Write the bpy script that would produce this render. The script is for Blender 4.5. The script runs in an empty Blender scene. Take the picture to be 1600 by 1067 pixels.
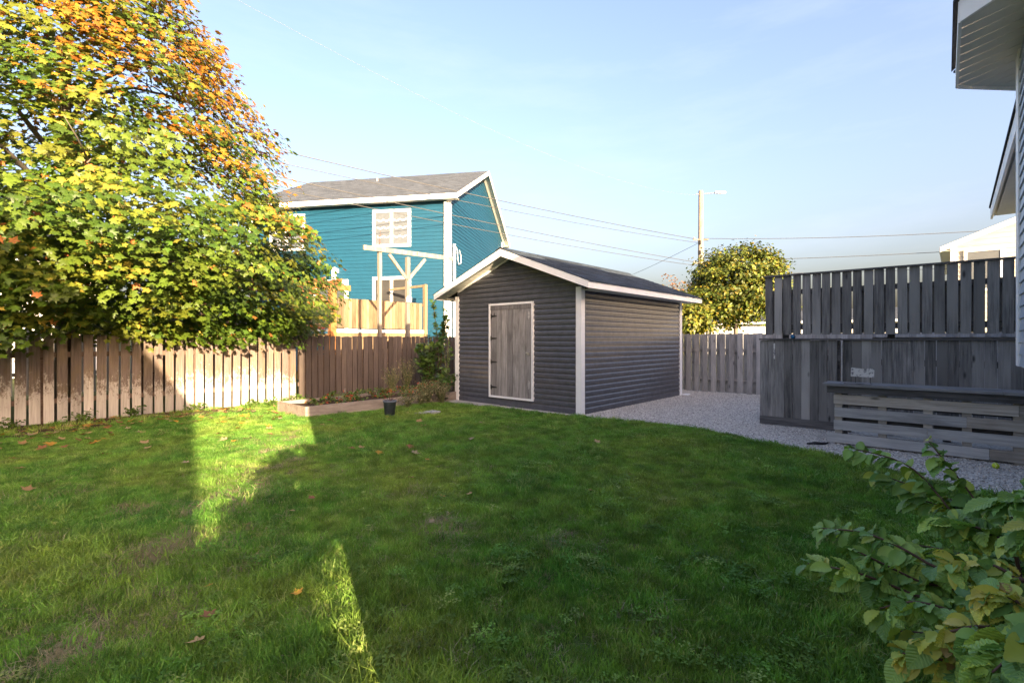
import bpy, bmesh, math, random
import numpy as np
from mathutils import Vector, Matrix, noise as mnoise

random.seed(7)
RNG = np.random.default_rng(11)
R = math.radians
SC = bpy.context.scene
COL = SC.collection

# ------------------------------------------------------------------ camera, sky, sun, exposure
# world frame: +y runs along the side fence, +x towards the house the photographer stands beside
cam_d = bpy.data.cameras.new('camera')
cam_d.sensor_width = 36.0
cam_d.lens = 36.0 * 777 / 1600
cam_d.shift_y = -0.0022
cam_d.clip_start = 0.05
cam_d.clip_end = 6000
cam = bpy.data.objects.new('camera', cam_d)
cam.location = (0, 0, 1.5)
cam.rotation_euler = (R(90), 0, R(41.76))
COL.objects.link(cam)
SC.camera = cam

SUN_T = 0.215                                  # tangent of the sun's elevation
SUN_EL = math.atan(SUN_T)
to_sun = Vector((0.913, -0.407, SUN_T)).normalized()

W = bpy.data.worlds.new('World')
SC.world = W
W.use_nodes = True
wn = W.node_tree
wn.nodes.clear()
wo = wn.nodes.new('ShaderNodeOutputWorld')
wb = wn.nodes.new('ShaderNodeBackground')
ws = wn.nodes.new('ShaderNodeTexSky')
ws.sky_type = 'NISHITA'
ws.sun_disc = False
ws.sun_elevation = SUN_EL
ws.sun_rotation = math.atan2(to_sun.x, to_sun.y)
ws.altitude = 30
ws.air_density = 1.0
ws.dust_density = 8.0
ws.ozone_density = 1.0
wb.inputs['Strength'].default_value = 0.125
whs = wn.nodes.new('ShaderNodeHueSaturation')
whs.inputs['Saturation'].default_value = 1.05
wn.links.new(ws.outputs[0], whs.inputs['Color'])
def wmix(blend, fac, a, b):
    nd = wn.nodes.new('ShaderNodeMix')
    nd.data_type = 'RGBA'
    nd.blend_type = blend
    for sock, v in ((nd.inputs[0], fac), (nd.inputs[6], a), (nd.inputs[7], b)):
        if isinstance(v, bpy.types.NodeSocket):
            wn.links.new(v, sock)
        else:
            sock.default_value = v
    return nd.outputs[2]


sky_c = wmix('MULTIPLY', 1.0, whs.outputs[0], (1.0, 0.92, 1.0, 1))
# a trace of thin high cloud over the whole sky
wtc = wn.nodes.new('ShaderNodeTexCoord')
wmp = wn.nodes.new('ShaderNodeMapping')
wmp.inputs['Scale'].default_value = (1.0, 1.0, 5.0)
wmp.inputs['Rotation'].default_value = (0.0, 0.12, 0.5)
wno = wn.nodes.new('ShaderNodeTexNoise')
wno.inputs['Scale'].default_value = 2.6
wno.inputs['Detail'].default_value = 6.0
wno.inputs['Roughness'].default_value = 0.62
wmr = wn.nodes.new('ShaderNodeMapRange')
for q, v in enumerate((0.50, 0.78, 0.0, 0.16)):
    wmr.inputs[q + 1].default_value = v
wn.links.new(wtc.outputs['Generated'], wmp.inputs['Vector'])
wn.links.new(wmp.outputs[0], wno.inputs['Vector'])
wn.links.new(wno.outputs[0], wmr.inputs[0])
sky_c = wmix('MIX', wmr.outputs[0], sky_c, (1.9, 2.0, 2.15, 1))
wn.links.new(sky_c, wb.inputs[0])
wn.links.new(wb.outputs[0], wo.inputs[0])

sun_d = bpy.data.lights.new('sun', 'SUN')
sun_d.energy = 5.0
sun_d.angle = R(0.4)
sun_d.color = (1.0, 0.76, 0.46)
sun = bpy.data.objects.new('sun', sun_d)
sun.rotation_euler = to_sun.to_track_quat('Z', 'Y').to_euler()
sun.location = (20, -12, 15)
COL.objects.link(sun)

SC.view_settings.view_transform = 'Standard'
SC.view_settings.look = 'None'
SC.view_settings.gamma = 1.0
SC.view_settings.use_curve_mapping = False
SC.view_settings.exposure = 2.38
SC.render.engine = 'CYCLES'
SC.cycles.use_denoising = True
SC.cycles.denoising_prefilter = 'NONE'
SC.cycles.max_bounces = 8
SC.cycles.transparent_max_bounces = 8

# ------------------------------------------------------------------ material helpers
class NT:
    def __init__(self, name):
        self.m = bpy.data.materials.new(name)
        self.m.use_nodes = True
        self.t = self.m.node_tree
        self.t.nodes.clear()
        self.out = self.t.nodes.new('ShaderNodeOutputMaterial')
        self.b = self.t.nodes.new('ShaderNodeBsdfPrincipled')
        self.t.links.new(self.b.outputs[0], self.out.inputs['Surface'])

    def put(self, sock, val):
        if isinstance(val, bpy.types.NodeSocket):
            self.t.links.new(val, sock)
        elif isinstance(val, tuple) and len(val) == 3 and sock.type == 'RGBA':
            sock.default_value = (*val, 1)
        else:
            sock.default_value = val

    def n(self, typ, outp=0, props=None, **ins):
        nd = self.t.nodes.new(typ)
        for k, v in (props or {}).items():
            setattr(nd, k, v)
        for k, v in ins.items():
            key = int(k[1:]) if k[0] == 'i' and k[1:].isdigit() else k.replace('_', ' ')
            self.put(nd.inputs[key], v)
        return nd.outputs[outp]

    def coord(self, which='Object'):
        return self.n('ShaderNodeTexCoord', which)

    def pos(self):
        return self.n('ShaderNodeNewGeometry', 'Position')

    def rnd(self):
        return self.n('ShaderNodeObjectInfo', 'Random')

    def math(self, op, a, b=0.0, c=0.0, clamp=False):
        return self.n('ShaderNodeMath', 0, {'operation': op, 'use_clamp': clamp}, i0=a, i1=b, i2=c)

    def vmath(self, op, a, b):
        return self.n('ShaderNodeVectorMath', 0, {'operation': op}, i0=a, i1=b)

    def scale(self, v, s):
        return self.n('ShaderNodeVectorMath', 0, {'operation': 'MULTIPLY'}, i0=v, i1=s)

    def noise(self, vec, scale=5.0, detail=4.0, rough=0.55):
        return self.n('ShaderNodeTexNoise', 0, None, Vector=vec, Scale=scale, Detail=detail, Roughness=rough)

    def voro(self, vec, scale=5.0, feature='F1', outp='Distance', rand=1.0):
        return self.n('ShaderNodeTexVoronoi', outp, {'feature': feature}, Vector=vec, Scale=scale, Randomness=rand)

    def ramp(self, fac, stops):
        nd = self.t.nodes.new('ShaderNodeValToRGB')
        e = nd.color_ramp.elements
        while len(e) < len(stops):
            e.new(0.5)
        for el, (p, c) in zip(e, stops):
            el.position = p
            el.color = (*c, 1) if len(c) == 3 else c
        self.put(nd.inputs[0], fac)
        return nd.outputs[0]

    def rmap(self, v, a, b, c=0.0, d=1.0):
        return self.n('ShaderNodeMapRange', 0, {'clamp': True}, i0=v, i1=a, i2=b, i3=c, i4=d)

    def mix(self, fac, a, b, blend='MIX'):
        nd = self.t.nodes.new('ShaderNodeMix')
        nd.data_type = 'RGBA'
        nd.blend_type = blend
        self.put(nd.inputs[0], fac)
        self.put(nd.inputs[6], a)
        self.put(nd.inputs[7], b)
        return nd.outputs[2]

    def bump(self, h, strength=0.3, dist=0.01):
        self.put(self.b.inputs['Normal'], self.n('ShaderNodeBump', 0, None, Height=h, Strength=strength, Distance=dist))

    def done(self, color, rough=0.7, spec=0.4, metal=0.0):
        self.put(self.b.inputs['Base Color'], color)
        self.put(self.b.inputs['Roughness'], rough)
        self.put(self.b.inputs['Specular IOR Level'], spec)
        self.put(self.b.inputs['Metallic'], metal)
        return self.m


def mat_plain(name, col, rough=0.6, var=0.12, scale=6.0, spec=0.4, metal=0.0, bump=0.0):
    n = NT(name)
    f = n.noise(n.coord(), scale, 5)
    lo = tuple(c * (1 - var) for c in col)
    hi = tuple(min(1, c * (1 + var)) for c in col)
    c = n.ramp(f, [(0.3, lo), (0.7, hi)])
    if bump:
        n.bump(n.noise(n.coord(), scale * 12, 3), bump, 0.004)
    return n.done(c, rough, spec, metal)


def mat_wood(name, c1, c2, stain, axis='z', rough=0.8, rvar=0.5, knots=True, stain_lo=0.5, hue=None):
    """weathered boards: grain along an axis, blotches, knots, board to board change"""
    n = NT(name)
    rnd = n.rnd()
    off = n.n('ShaderNodeCombineXYZ', 0, None, X=n.math('MULTIPLY', rnd, 31.0), Y=n.math('MULTIPLY', rnd, 57.0), Z=n.math('MULTIPLY', rnd, 13.0))
    v = n.vmath('ADD', n.coord(), off)
    g = {'z': (42.0, 42.0, 2.2), 'y': (42.0, 2.2, 42.0), 'x': (2.2, 42.0, 42.0)}[axis]
    k = {'z': (9.0, 9.0, 3.0), 'y': (9.0, 3.0, 9.0), 'x': (3.0, 9.0, 9.0)}[axis]
    grain = n.noise(n.scale(v, g), 1.0, 6, 0.65)
    blot = n.noise(n.scale(v, k), 0.55, 5, 0.6)
    c = n.ramp(grain, [(0.32, c1), (0.68, c2)])
    c = n.mix(n.rmap(blot, stain_lo, stain_lo + 0.22, 0, 0.75), c, stain)
    if hue:
        c = n.mix(n.rmap(n.noise(n.scale(v, k), 0.21, 2), 0.45, 0.65), c, hue, 'MIX')
    if knots:
        d = n.voro(n.scale(v, tuple(x * 0.55 for x in k)), 1.0)
        c = n.mix(n.rmap(d, 0.05, 0.12, 0.85, 0.0), c, tuple(x * 0.25 for x in c1))
    b = n.math('MULTIPLY_ADD', rnd, rvar, 1.0 - rvar * 0.5)
    c = n.mix(1.0, c, n.n('ShaderNodeCombineColor', 0, None, i0=b, i1=b, i2=b), 'MULTIPLY')
    n.bump(grain, 0.35, 0.006)
    return n.done(c, rough, 0.25)


def mat_leaf(name, transl=0.35, rough=0.45):
    n = NT(name)
    a = n.n('ShaderNodeAttribute', 'Color', {'attribute_name': 'leafcol'})
    f = n.noise(n.pos(), 30.0, 2)
    c = n.mix(n.rmap(f, 0.3, 0.7, 0, 0.35), a, n.mix(1.0, a, (0.6, 0.62, 0.5), 'MULTIPLY'))
    n.done(c, rough, 0.35)
    tr = n.t.nodes.new('ShaderNodeBsdfTranslucent')
    n.put(tr.inputs[0], n.mix(1.0, c, (1.15, 1.1, 0.5), 'MULTIPLY'))
    mx = n.t.nodes.new('ShaderNodeMixShader')
    mx.inputs[0].default_value = transl
    n.t.links.new(n.b.outputs[0], mx.inputs[1])
    n.t.links.new(tr.outputs[0], mx.inputs[2])
    n.t.links.new(mx.outputs[0], n.out.inputs['Surface'])
    return n.m


def mat_peel(name, peel, olive=0.5, tone=1.0):
    """brown fence stain, worn down to pale wood towards the foot of the boards"""
    n = NT(name)
    rnd = n.rnd()
    co = n.coord()
    off = n.n('ShaderNodeCombineXYZ', 0, None, X=n.math('MULTIPLY', rnd, 31.0), Y=n.math('MULTIPLY', rnd, 57.0), Z=0.0)
    v = n.vmath('ADD', co, off)
    grain = n.noise(n.scale(v, (40, 40, 2.0)), 1.0, 6, 0.65)
    brown = n.ramp(grain, [(0.3, tuple(q * tone for q in (0.098, 0.076, 0.070))), (0.7, tuple(q * tone for q in (0.205, 0.163, 0.153)))])
    brown = n.mix(n.rmap(n.noise(n.scale(v, (5, 5, 2.5)), 1.0, 4), 0.45, 0.7, 0, olive), brown, (0.19, 0.145, 0.08))
    pale = n.ramp(grain, [(0.3, (0.29, 0.265, 0.25)), (0.7, (0.47, 0.435, 0.41))])
    flake = n.noise(n.scale(v, (14, 14, 8)), 1.0, 6, 0.7)
    z = n.n('ShaderNodeSeparateXYZ', 2, None, Vector=co)
    h = n.math('ADD', z, n.math('MULTIPLY', n.math('SUBTRACT', flake, 0.5), -1.5))
    h = n.math('ADD', h, n.math('MULTIPLY', n.math('SUBTRACT', n.noise(n.scale(v, (60, 60, 26)), 1.0, 4, 0.7), 0.5), -1.1))
    h = n.math('ADD', h, n.math('MULTIPLY', n.math('SUBTRACT', rnd, 0.5), -0.35))
    worn = n.rmap(h, peel - 0.10, peel + 0.12, 1.0, 0.0)
    c = n.mix(worn, brown, pale)
    b = n.math('MULTIPLY_ADD', rnd, 0.5, 0.75)
    c = n.mix(1.0, c, n.n('ShaderNodeCombineColor', 0, None, i0=b, i1=b, i2=b), 'MULTIPLY')
    n.bump(n.math('ADD', grain, n.math('MULTIPLY', worn, -0.5)), 0.4, 0.005)
    return n.done(c, 0.85, 0.2)


def mat_shingle(name, col, w=0.3, h=0.14, var=0.3):
    n = NT(name)
    co = n.coord()
    x = n.n('ShaderNodeSeparateXYZ', 0, None, Vector=co)
    y = n.n('ShaderNodeSeparateXYZ', 1, None, Vector=co)
    z = n.n('ShaderNodeSeparateXYZ', 2, None, Vector=co)
    uv = n.n('ShaderNodeCombineXYZ', 0, None, X=n.math('ADD', x, y), Y=n.math('MULTIPLY', z, 2.2), Z=0.0)
    lo = tuple(c * (1 - var) for c in col)
    hi = tuple(c * (1 + var) for c in col)
    nd = n.t.nodes.new('ShaderNodeTexBrick')
    n.put(nd.inputs['Vector'], uv)
    n.put(nd.inputs['Color1'], lo)
    n.put(nd.inputs['Color2'], hi)
    n.put(nd.inputs['Mortar'], tuple(c * 0.45 for c in col))
    nd.inputs['Scale'].default_value = 1.0
    nd.inputs['Brick Width'].default_value = w
    nd.inputs['Row Height'].default_value = h * 1.0
    nd.inputs['Mortar Size'].default_value = 0.008
    g = n.noise(co, 180.0, 3)
    c = n.mix(n.rmap(g, 0.35, 0.65, 0, 0.5), nd.outputs[0], n.mix(1.0, nd.outputs[0], (0.55, 0.55, 0.55), 'MULTIPLY'))
    n.bump(n.math('ADD', g, n.math('MULTIPLY', nd.outputs[1], -1.0)), 0.5, 0.01)
    return n.done(c, 0.9, 0.2)


MT = {}
MT['white'] = mat_plain('white_trim_paint', (0.83, 0.84, 0.86), 0.5, 0.04, 4)
MT['soffit'] = mat_plain('soffit_vinyl', (0.66, 0.66, 0.62), 0.55, 0.05, 4)
MT['dark_vinyl'] = mat_plain('charcoal_brown_vinyl', (0.078, 0.084, 0.105), 0.25, 0.14, 9, 0.6, 0, 0.10)
MT['teal'] = mat_plain('teal_vinyl', (0.0038, 0.051, 0.100), 0.5, 0.08, 3)
MT['navy'] = mat_plain('slate_blue_vinyl', (0.36, 0.41, 0.50), 0.45, 0.08, 6)
MT['cream'] = mat_plain('cream_vinyl', (0.46, 0.43, 0.38), 0.5, 0.05, 3)
MT['offwhite'] = mat_plain('off_white_vinyl', (0.70, 0.70, 0.68), 0.5, 0.05, 3)
MT['beige'] = mat_plain('beige_vinyl', (0.45, 0.40, 0.33), 0.5, 0.06, 3)
MT['shingle_dark'] = mat_shingle('dark_slate_shingle', (0.040, 0.054, 0.078))
MT['shingle_tan'] = mat_shingle('tan_shingle', (0.082, 0.095, 0.118))
MT['door_wood'] = mat_wood('grey_door_plank', (0.17, 0.162, 0.162), (0.37, 0.36, 0.36), (0.09, 0.085, 0.085), 'z', 0.8, 0.7, True, 0.53)
MT['dark_fence'] = mat_wood('dark_stained_board', (0.080, 0.080, 0.085), (0.27, 0.265, 0.26), (0.045, 0.045, 0.050), 'z', 0.72, 0.7, True, 0.56, (0.28, 0.275, 0.27))
MT['dark_rail'] = mat_wood('dark_stained_rail', (0.06, 0.06, 0.064), (0.16, 0.155, 0.155), (0.035, 0.035, 0.038), 'x', 0.72, 0.3)
MT['grey_fence'] = mat_wood('silver_grey_board', (0.30, 0.295, 0.30), (0.47, 0.46, 0.455), (0.20, 0.195, 0.19), 'z', 0.85, 0.35)
MT['grey_rail'] = mat_wood('silver_grey_rail', (0.23, 0.22, 0.22), (0.34, 0.33, 0.32), (0.14, 0.14, 0.13), 'x', 0.85, 0.2)
MT['pallet'] = mat_wood('pallet_slat', (0.29, 0.26, 0.225), (0.48, 0.44, 0.39), (0.20, 0.18, 0.16), 'x', 0.8, 0.45)
MT['pallet_grey'] = mat_wood('pallet_slat_grey', (0.30, 0.30, 0.305), (0.49, 0.485, 0.48), (0.20, 0.195, 0.195), 'x', 0.8, 0.35)
MT['counter'] = mat_wood('counter_board', (0.18, 0.18, 0.19), (0.34, 0.34, 0.35), (0.11, 0.11, 0.115), 'x', 0.55, 0.3)
MT['bed_wood'] = mat_wood('bed_plank', (0.21, 0.175, 0.152), (0.33, 0.28, 0.25), (0.15, 0.125, 0.105), 'y', 0.85, 0.25)
MT['cedar'] = mat_wood('new_cedar_board', (0.16, 0.11, 0.066), (0.25, 0.185, 0.118), (0.10, 0.065, 0.04), 'z', 0.75, 0.75)
MT['orange_wood'] = mat_wood('orange_stained_timber', (0.24, 0.105, 0.035), (0.32, 0.15, 0.055), (0.18, 0.075, 0.025), 'z', 0.7, 0.15, False)
MT['post_wood'] = mat_wood('weathered_post', (0.16, 0.14, 0.12), (0.28, 0.255, 0.225), (0.11, 0.095, 0.08), 'z', 0.85, 0.2)
MT['pole_wood'] = mat_wood('utility_pole_wood', (0.17, 0.145, 0.12), (0.27, 0.235, 0.20), (0.12, 0.10, 0.085), 'z', 0.9, 0.1)
MT['peel'] = mat_peel('peeling_brown_board', 0.56, 0.5)
MT['brown'] = mat_peel('brown_stained_board', -0.25, 0.1, 0.62)
MT['rail_brown'] = mat_wood('brown_rail', (0.09, 0.06, 0.048), (0.16, 0.11, 0.09), (0.06, 0.045, 0.035), 'y', 0.85, 0.2)
MT['black_metal'] = mat_plain('black_iron', (0.02, 0.02, 0.022), 0.5, 0.2, 20, 0.5)
MT['metal'] = mat_plain('galvanised_metal', (0.45, 0.46, 0.47), 0.4, 0.1, 20, 0.5, 0.8)
MT['wire'] = mat_plain('wire_sheath', (0.05, 0.05, 0.055), 0.6, 0.1, 3)
MT['pale_wire'] = mat_plain('pale_wire_sheath', (0.20, 0.20, 0.21), 0.6, 0.1, 3)
MT['concrete'] = mat_plain('concrete', (0.38, 0.37, 0.36), 0.9, 0.15, 8, 0.2, 0, 0.3)
MT['pot'] = mat_plain('dark_plastic_pot', (0.095, 0.115, 0.15), 0.5, 0.2, 12)
MT['soil'] = mat_plain('garden_soil', (0.055, 0.038, 0.027), 0.95, 0.35, 14, 0.1, 0, 0.6)
MT['bark'] = mat_wood('tree_bark', (0.10, 0.085, 0.07), (0.20, 0.175, 0.15), (0.06, 0.05, 0.045), 'z', 0.95, 0.1, False)
MT['twig'] = mat_plain('reddish_twig', (0.10, 0.055, 0.04), 0.7, 0.25, 25)
MT['stem_green'] = mat_plain('green_stem', (0.12, 0.13, 0.05), 0.6, 0.2, 20)
MT['leaf'] = mat_leaf('maple_leaf', 0.32)
MT['shrub_leaf'] = mat_leaf('shrub_leaf', 0.25, 0.4)
MT['dry'] = mat_leaf('dry_leaf', 0.2, 0.7)
MT['curtain'] = mat_plain('lace_curtain', (0.085, 0.10, 0.125), 0.9, 0.12, 9)
MT['room'] = mat_plain('dim_room', (0.03, 0.03, 0.032), 0.9, 0.2, 2)
MT['red'] = mat_plain('red_cloth', (0.45, 0.05, 0.05), 0.8, 0.1, 9)
MT['blue_plastic'] = mat_plain('blue_plastic', (0.02, 0.14, 0.30), 0.3, 0.1, 9)
MT['slate_board'] = mat_plain('grey_painted_board', (0.10, 0.11, 0.125), 0.6, 0.1, 5)
n_ = NT('window_glass')
MT['glass'] = n_.done((0.05, 0.06, 0.07), 0.05, 0.8)
n_ = NT('tennis_ball_felt')
n_.bump(n_.noise(n_.coord(), 300.0, 3), 0.5, 0.002)
MT['ball'] = n_.done((0.50, 0.62, 0.06), 0.95, 0.1)
n_ = NT('flaked_white_paint')
f_ = n_.noise(n_.coord(), 22.0, 5, 0.7)
MT['plaque'] = n_.done(n_.ramp(f_, [(0.42, (0.17, 0.17, 0.2)), (0.5, (0.62, 0.61, 0.6)), (1.0, (0.7, 0.69, 0.68))]), 0.7)

# ------------------------------------------------------------------ mesh helpers
class MB:
    def __init__(self):
        self.v = []
        self.f = []

    def box(self, x0, x1, y0, y1, z0, z1):
        b = len(self.v)
        self.v += [(x, y, z) for z in (z0, z1) for y in (y0, y1) for x in (x0, x1)]
        self.f += [tuple(b + i for i in q) for q in ((0, 2, 3, 1), (4, 5, 7, 6), (0, 1, 5, 4), (2, 6, 7, 3), (0, 4, 6, 2), (1, 3, 7, 5))]
        return self

    def prism(self, pts, vec):
        b = len(self.v)
        k = len(pts)
        vec = Vector(vec)
        self.v += [tuple(p) for p in pts] + [tuple(Vector(p) + vec) for p in pts]
        self.f.append(tuple(b + i for i in range(k))[::-1])
        self.f.append(tuple(b + k + i for i in range(k)))
        for i in range(k):
            j = (i + 1) % k
            self.f.append((b + i, b + j, b + k + j, b + k + i))
        return self

    def bar(self, p, q, w, h, up=(0, 0, 1)):
        p, q, up = Vector(p), Vector(q), Vector(up)
        d = (q - p).normalized()
        s = d.cross(up).normalized() * w / 2
        u = s.cross(d).normalized() * h / 2
        return self.prism([p - s - u, p + s - u, p + s + u, p - s + u], q - p)

    def tube(self, pts, radii, seg=8, cap=True):
        pts = [Vector(p) for p in pts]
        b0 = len(self.v)
        ref = Vector((0.31, 0.87, 0.39))
        for i, p in enumerate(pts):
            d = (pts[min(i + 1, len(pts) - 1)] - pts[max(i - 1, 0)]).normalized()
            s = d.cross(ref)
            if s.length < 1e-3:
                s = d.cross(Vector((1, 0, 0)))
            s.normalize()
            t = s.cross(d)
            r = radii[i] if hasattr(radii, '__len__') else radii
            for k in range(seg):
                a = 2 * math.pi * k / seg
                self.v.append(tuple(p + s * (r * math.cos(a)) + t * (r * math.sin(a))))
        for i in range(len(pts) - 1):
            for k in range(seg):
                a, c = b0 + i * seg + k, b0 + i * seg + (k + 1) % seg
                self.f.append((a, c, c + seg, a + seg))
        if cap:
            self.f.append(tuple(b0 + k for k in range(seg))[::-1])
            e = b0 + (len(pts) - 1) * seg
            self.f.append(tuple(e + k for k in range(seg)))
        return self

    def lathe(self, prof, c=(0, 0, 0), seg=20):
        b0 = len(self.v)
        for r, z in prof:
            for k in range(seg):
                a = 2 * math.pi * k / seg
                self.v.append((c[0] + r * math.cos(a), c[1] + r * math.sin(a), c[2] + z))
        for i in range(len(prof) - 1):
            for k in range(seg):
                a, d = b0 + i * seg + k, b0 + i * seg + (k + 1) % seg
                self.f.append((a, d, d + seg, a + seg))
        return self

    def mesh(self, name, mat, inv=None, smooth=False):
        me = bpy.data.meshes.new(name)
        vs = self.v if inv is None else [tuple(inv @ Vector(p)) for p in self.v]
        me.from_pydata(vs, [], self.f)
        bm = bmesh.new()
        bm.from_mesh(me)
        bmesh.ops.recalc_face_normals(bm, faces=bm.faces)
        bm.to_mesh(me)
        bm.free()
        if mat:
            me.materials.append(MT[mat] if isinstance(mat, str) else mat)
        if smooth:
            for p in me.polygons:
                p.use_smooth = True
        return me

    def build(self, name, mat, parent=None, smooth=False):
        """world coordinates in; stored relative to the thing the mesh belongs to"""
        inv = None
        if parent is not None:
            inv = world_of(parent).inverted()
        o = bpy.data.objects.new(name, self.mesh(name, mat, inv, smooth))
        COL.objects.link(o)
        o.parent = parent
        return o


def world_of(o):
    m = Matrix.LocRotScale(o.location, o.rotation_euler, o.scale)
    return m if o.parent is None else world_of(o.parent) @ m


def local_to(root, p):
    return tuple(world_of(root) @ Vector(p))


def tag(o, label=None, cat=None, group=None, kind=None):
    if label:
        o['label'] = label
    if cat:
        o['category'] = cat
    if group:
        o['group'] = group
    if kind:
        o['kind'] = kind
    return o


def thing(name, label, cat, loc=(0, 0, 0), rz=0.0, group=None):
    o = bpy.data.objects.new(name, None)
    o.empty_display_size = 0.2
    o.location = loc
    o.rotation_euler = (0, 0, rz)
    COL.objects.link(o)
    return tag(o, label, cat, group)


def inst(name, me, parent, loc, rot=(0, 0, 0), scale=(1, 1, 1)):
    """a further object on shared mesh data; loc is relative to the parent"""
    o = bpy.data.objects.new(name, me)
    o.location = loc
    o.rotation_euler = rot
    o.scale = scale
    o.parent = parent
    COL.objects.link(o)
    return o


def big_mesh(name, verts, faces_k, nper, mat, cols=None, parent=None):
    """verts (N,3); faces_k (F,k) index array, all faces with k corners"""
    me = bpy.data.meshes.new(name)
    me.vertices.add(len(verts))
    me.vertices.foreach_set('co', np.ascontiguousarray(verts, dtype=np.float32).ravel())
    F, k = faces_k.shape
    me.loops.add(F * k)
    me.loops.foreach_set('vertex_index', np.ascontiguousarray(faces_k, dtype=np.int32).ravel())
    me.polygons.add(F)
    me.polygons.foreach_set('loop_start', np.arange(F, dtype=np.int32) * k)
    me.update(calc_edges=True)
    if cols is not None:
        ca = me.color_attributes.new('leafcol', 'FLOAT_COLOR', 'POINT')
        full = np.ones((len(verts), 4), dtype=np.float32)
        full[:, :3] = np.repeat(cols, nper, axis=0)
        ca.data.foreach_set('color', full.ravel())
    me.materials.append(MT[mat] if isinstance(mat, str) else mat)
    return me


def euler_mats(ax, ay, az):
    cx, sx, cy, sy, cz, sz = np.cos(ax), np.sin(ax), np.cos(ay), np.sin(ay), np.cos(az), np.sin(az)
    m = np.empty((len(ax), 3, 3))
    m[:, 0, 0] = cz * cy; m[:, 0, 1] = cz * sy * sx - sz * cx; m[:, 0, 2] = cz * sy * cx + sz * sx
    m[:, 1, 0] = sz * cy; m[:, 1, 1] = sz * sy * sx + cz * cx; m[:, 1, 2] = sz * sy * cx - cz * sx
    m[:, 2, 0] = -sy; m[:, 2, 1] = cy * sx; m[:, 2, 2] = cy * cx
    return m


def frames(normal, roll):
    """rotation matrices whose z axis is the given normal, turned by roll"""
    nz = normal / np.linalg.norm(normal, axis=1, keepdims=True)
    ref = np.where(np.abs(nz[:, 2:3]) > 0.95, np.array([[1.0, 0, 0]]), np.array([[0, 0, 1.0]]))
    x = np.cross(ref, nz)
    x /= np.linalg.norm(x, axis=1, keepdims=True)
    y = np.cross(nz, x)
    c, s = np.cos(roll)[:, None], np.sin(roll)[:, None]
    return np.stack([x * c + y * s, -x * s + y * c, nz], axis=2)


def scatter(name, tv, tf, pos, mats, scl, cols, mat):
    n, k = len(pos), len(tv)
    v = np.einsum('nij,kj->nki', mats, tv) * scl[:, None, None] + pos[:, None, :]
    f = (tf[None, :, :] + (np.arange(n) * k)[:, None, None]).reshape(-1, tf.shape[1])
    return big_mesh(name, v.reshape(-1, 3), f, k, mat, cols)


def obj_of(name, me, parent=None, kind=None):
    o = bpy.data.objects.new(name, me)
    COL.objects.link(o)
    o.parent = parent
    if kind:
        o['kind'] = kind
    return o


def fan(outline, centre, zfun):
    pts = [centre] + outline
    v = np.array([(x, y, zfun(x, y)) for x, y in pts])
    k = len(outline)
    f = np.array([(0, 1 + i, 1 + (i + 1) % k) for i in range(k)])
    return v, f


half = [(0.0, -0.05), (0.22, -0.10), (0.34, 0.06), (0.20, 0.14), (0.52, 0.36), (0.40, 0.46), (0.20, 0.44), (0.20, 0.62), (0.10, 0.66)]
MAPLE_V, MAPLE_F = fan([half[0]] + half[1:] + [(0.0, 0.98)] + [(-x, y) for x, y in half[:0:-1]], (0, 0.25), lambda x, y: -0.25 * abs(x) - 0.18 * y * y)
OVAL_V, OVAL_F = fan([(0, 0), (0.24, 0.2), (0.3, 0.5), (0.17, 0.8), (0, 1.0), (-0.17, 0.8), (-0.3, 0.5), (-0.24, 0.2)], (0, 0.45), lambda x, y: 0.35 * abs(x) - 0.25 * y * y)


def ribbed_leaf():
    """an ovate leaf with a midrib fold and raised side veins, as a small grid"""
    rows = 13
    v, f = [], []
    for i in range(rows + 1):
        t = i / rows
        w = 0.33 * math.sin(math.pi * (t * 0.97 + 0.03) ** 0.82) ** 0.80 * (1 - 0.22 * t) if 0 < i < rows else 0.004
        droop = -0.30 * t * t + 0.06 * t
        rib = 0.024 if i % 2 else -0.024
        for s in (-1, -0.5, 0, 0.5, 1):
            yy = t + 0.07 * abs(s) * math.sin(math.pi * t)
            v.append((s * w, yy, droop + abs(s) * w * 0.30 + (rib if abs(s) in (0.5, 1) else 0) - 0.10 * (abs(s) * w) ** 2 * 4))
        if i:
            a = (i - 1) * 5
            for k in range(4):
                f.append((a + k, a + k + 1, a + k + 6, a + k + 5))
    return np.array(v), np.array(f)


RIB_V, RIB_F = ribbed_leaf()
n = NT('veined_shrub_leaf')
co = n.coord()
lx = n.math('ABSOLUTE', n.n('ShaderNodeSeparateXYZ', 0, None, Vector=co))
ly = n.n('ShaderNodeSeparateXYZ', 1, None, Vector=co)
wv = n.math('SINE', n.math('MULTIPLY', n.math('SUBTRACT', ly, n.math('MULTIPLY', lx, 0.85)), 62.0))
rib = n.rmap(wv, 0.55, 1.0)
mid = n.rmap(lx, 0.008, 0.022, 1.0, 0.0)
vein = n.math('MAXIMUM', rib, mid)
a = n.n('ShaderNodeAttribute', 'Color', {'attribute_name': 'leafcol'})
bb = n.math('MULTIPLY_ADD', n.rnd(), 0.5, 0.75)
c = n.mix(1.0, a, n.n('ShaderNodeCombineColor', 0, None, i0=bb, i1=bb, i2=bb), 'MULTIPLY')
c = n.mix(n.rmap(n.noise(n.pos(), 60.0, 3), 0.55, 0.75, 0, 0.4), c, n.mix(1.0, c, (1.25, 1.05, 0.6), 'MULTIPLY'))
c = n.mix(n.math('MULTIPLY', vein, 0.30), c, n.mix(1.0, c, (1.7, 1.5, 1.5), 'MULTIPLY'))
n.bump(n.math('MULTIPLY', wv, -1.0), 0.3, 0.008)
n.done(c, 0.42, 0.45)
tr = n.t.nodes.new('ShaderNodeBsdfTranslucent')
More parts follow.
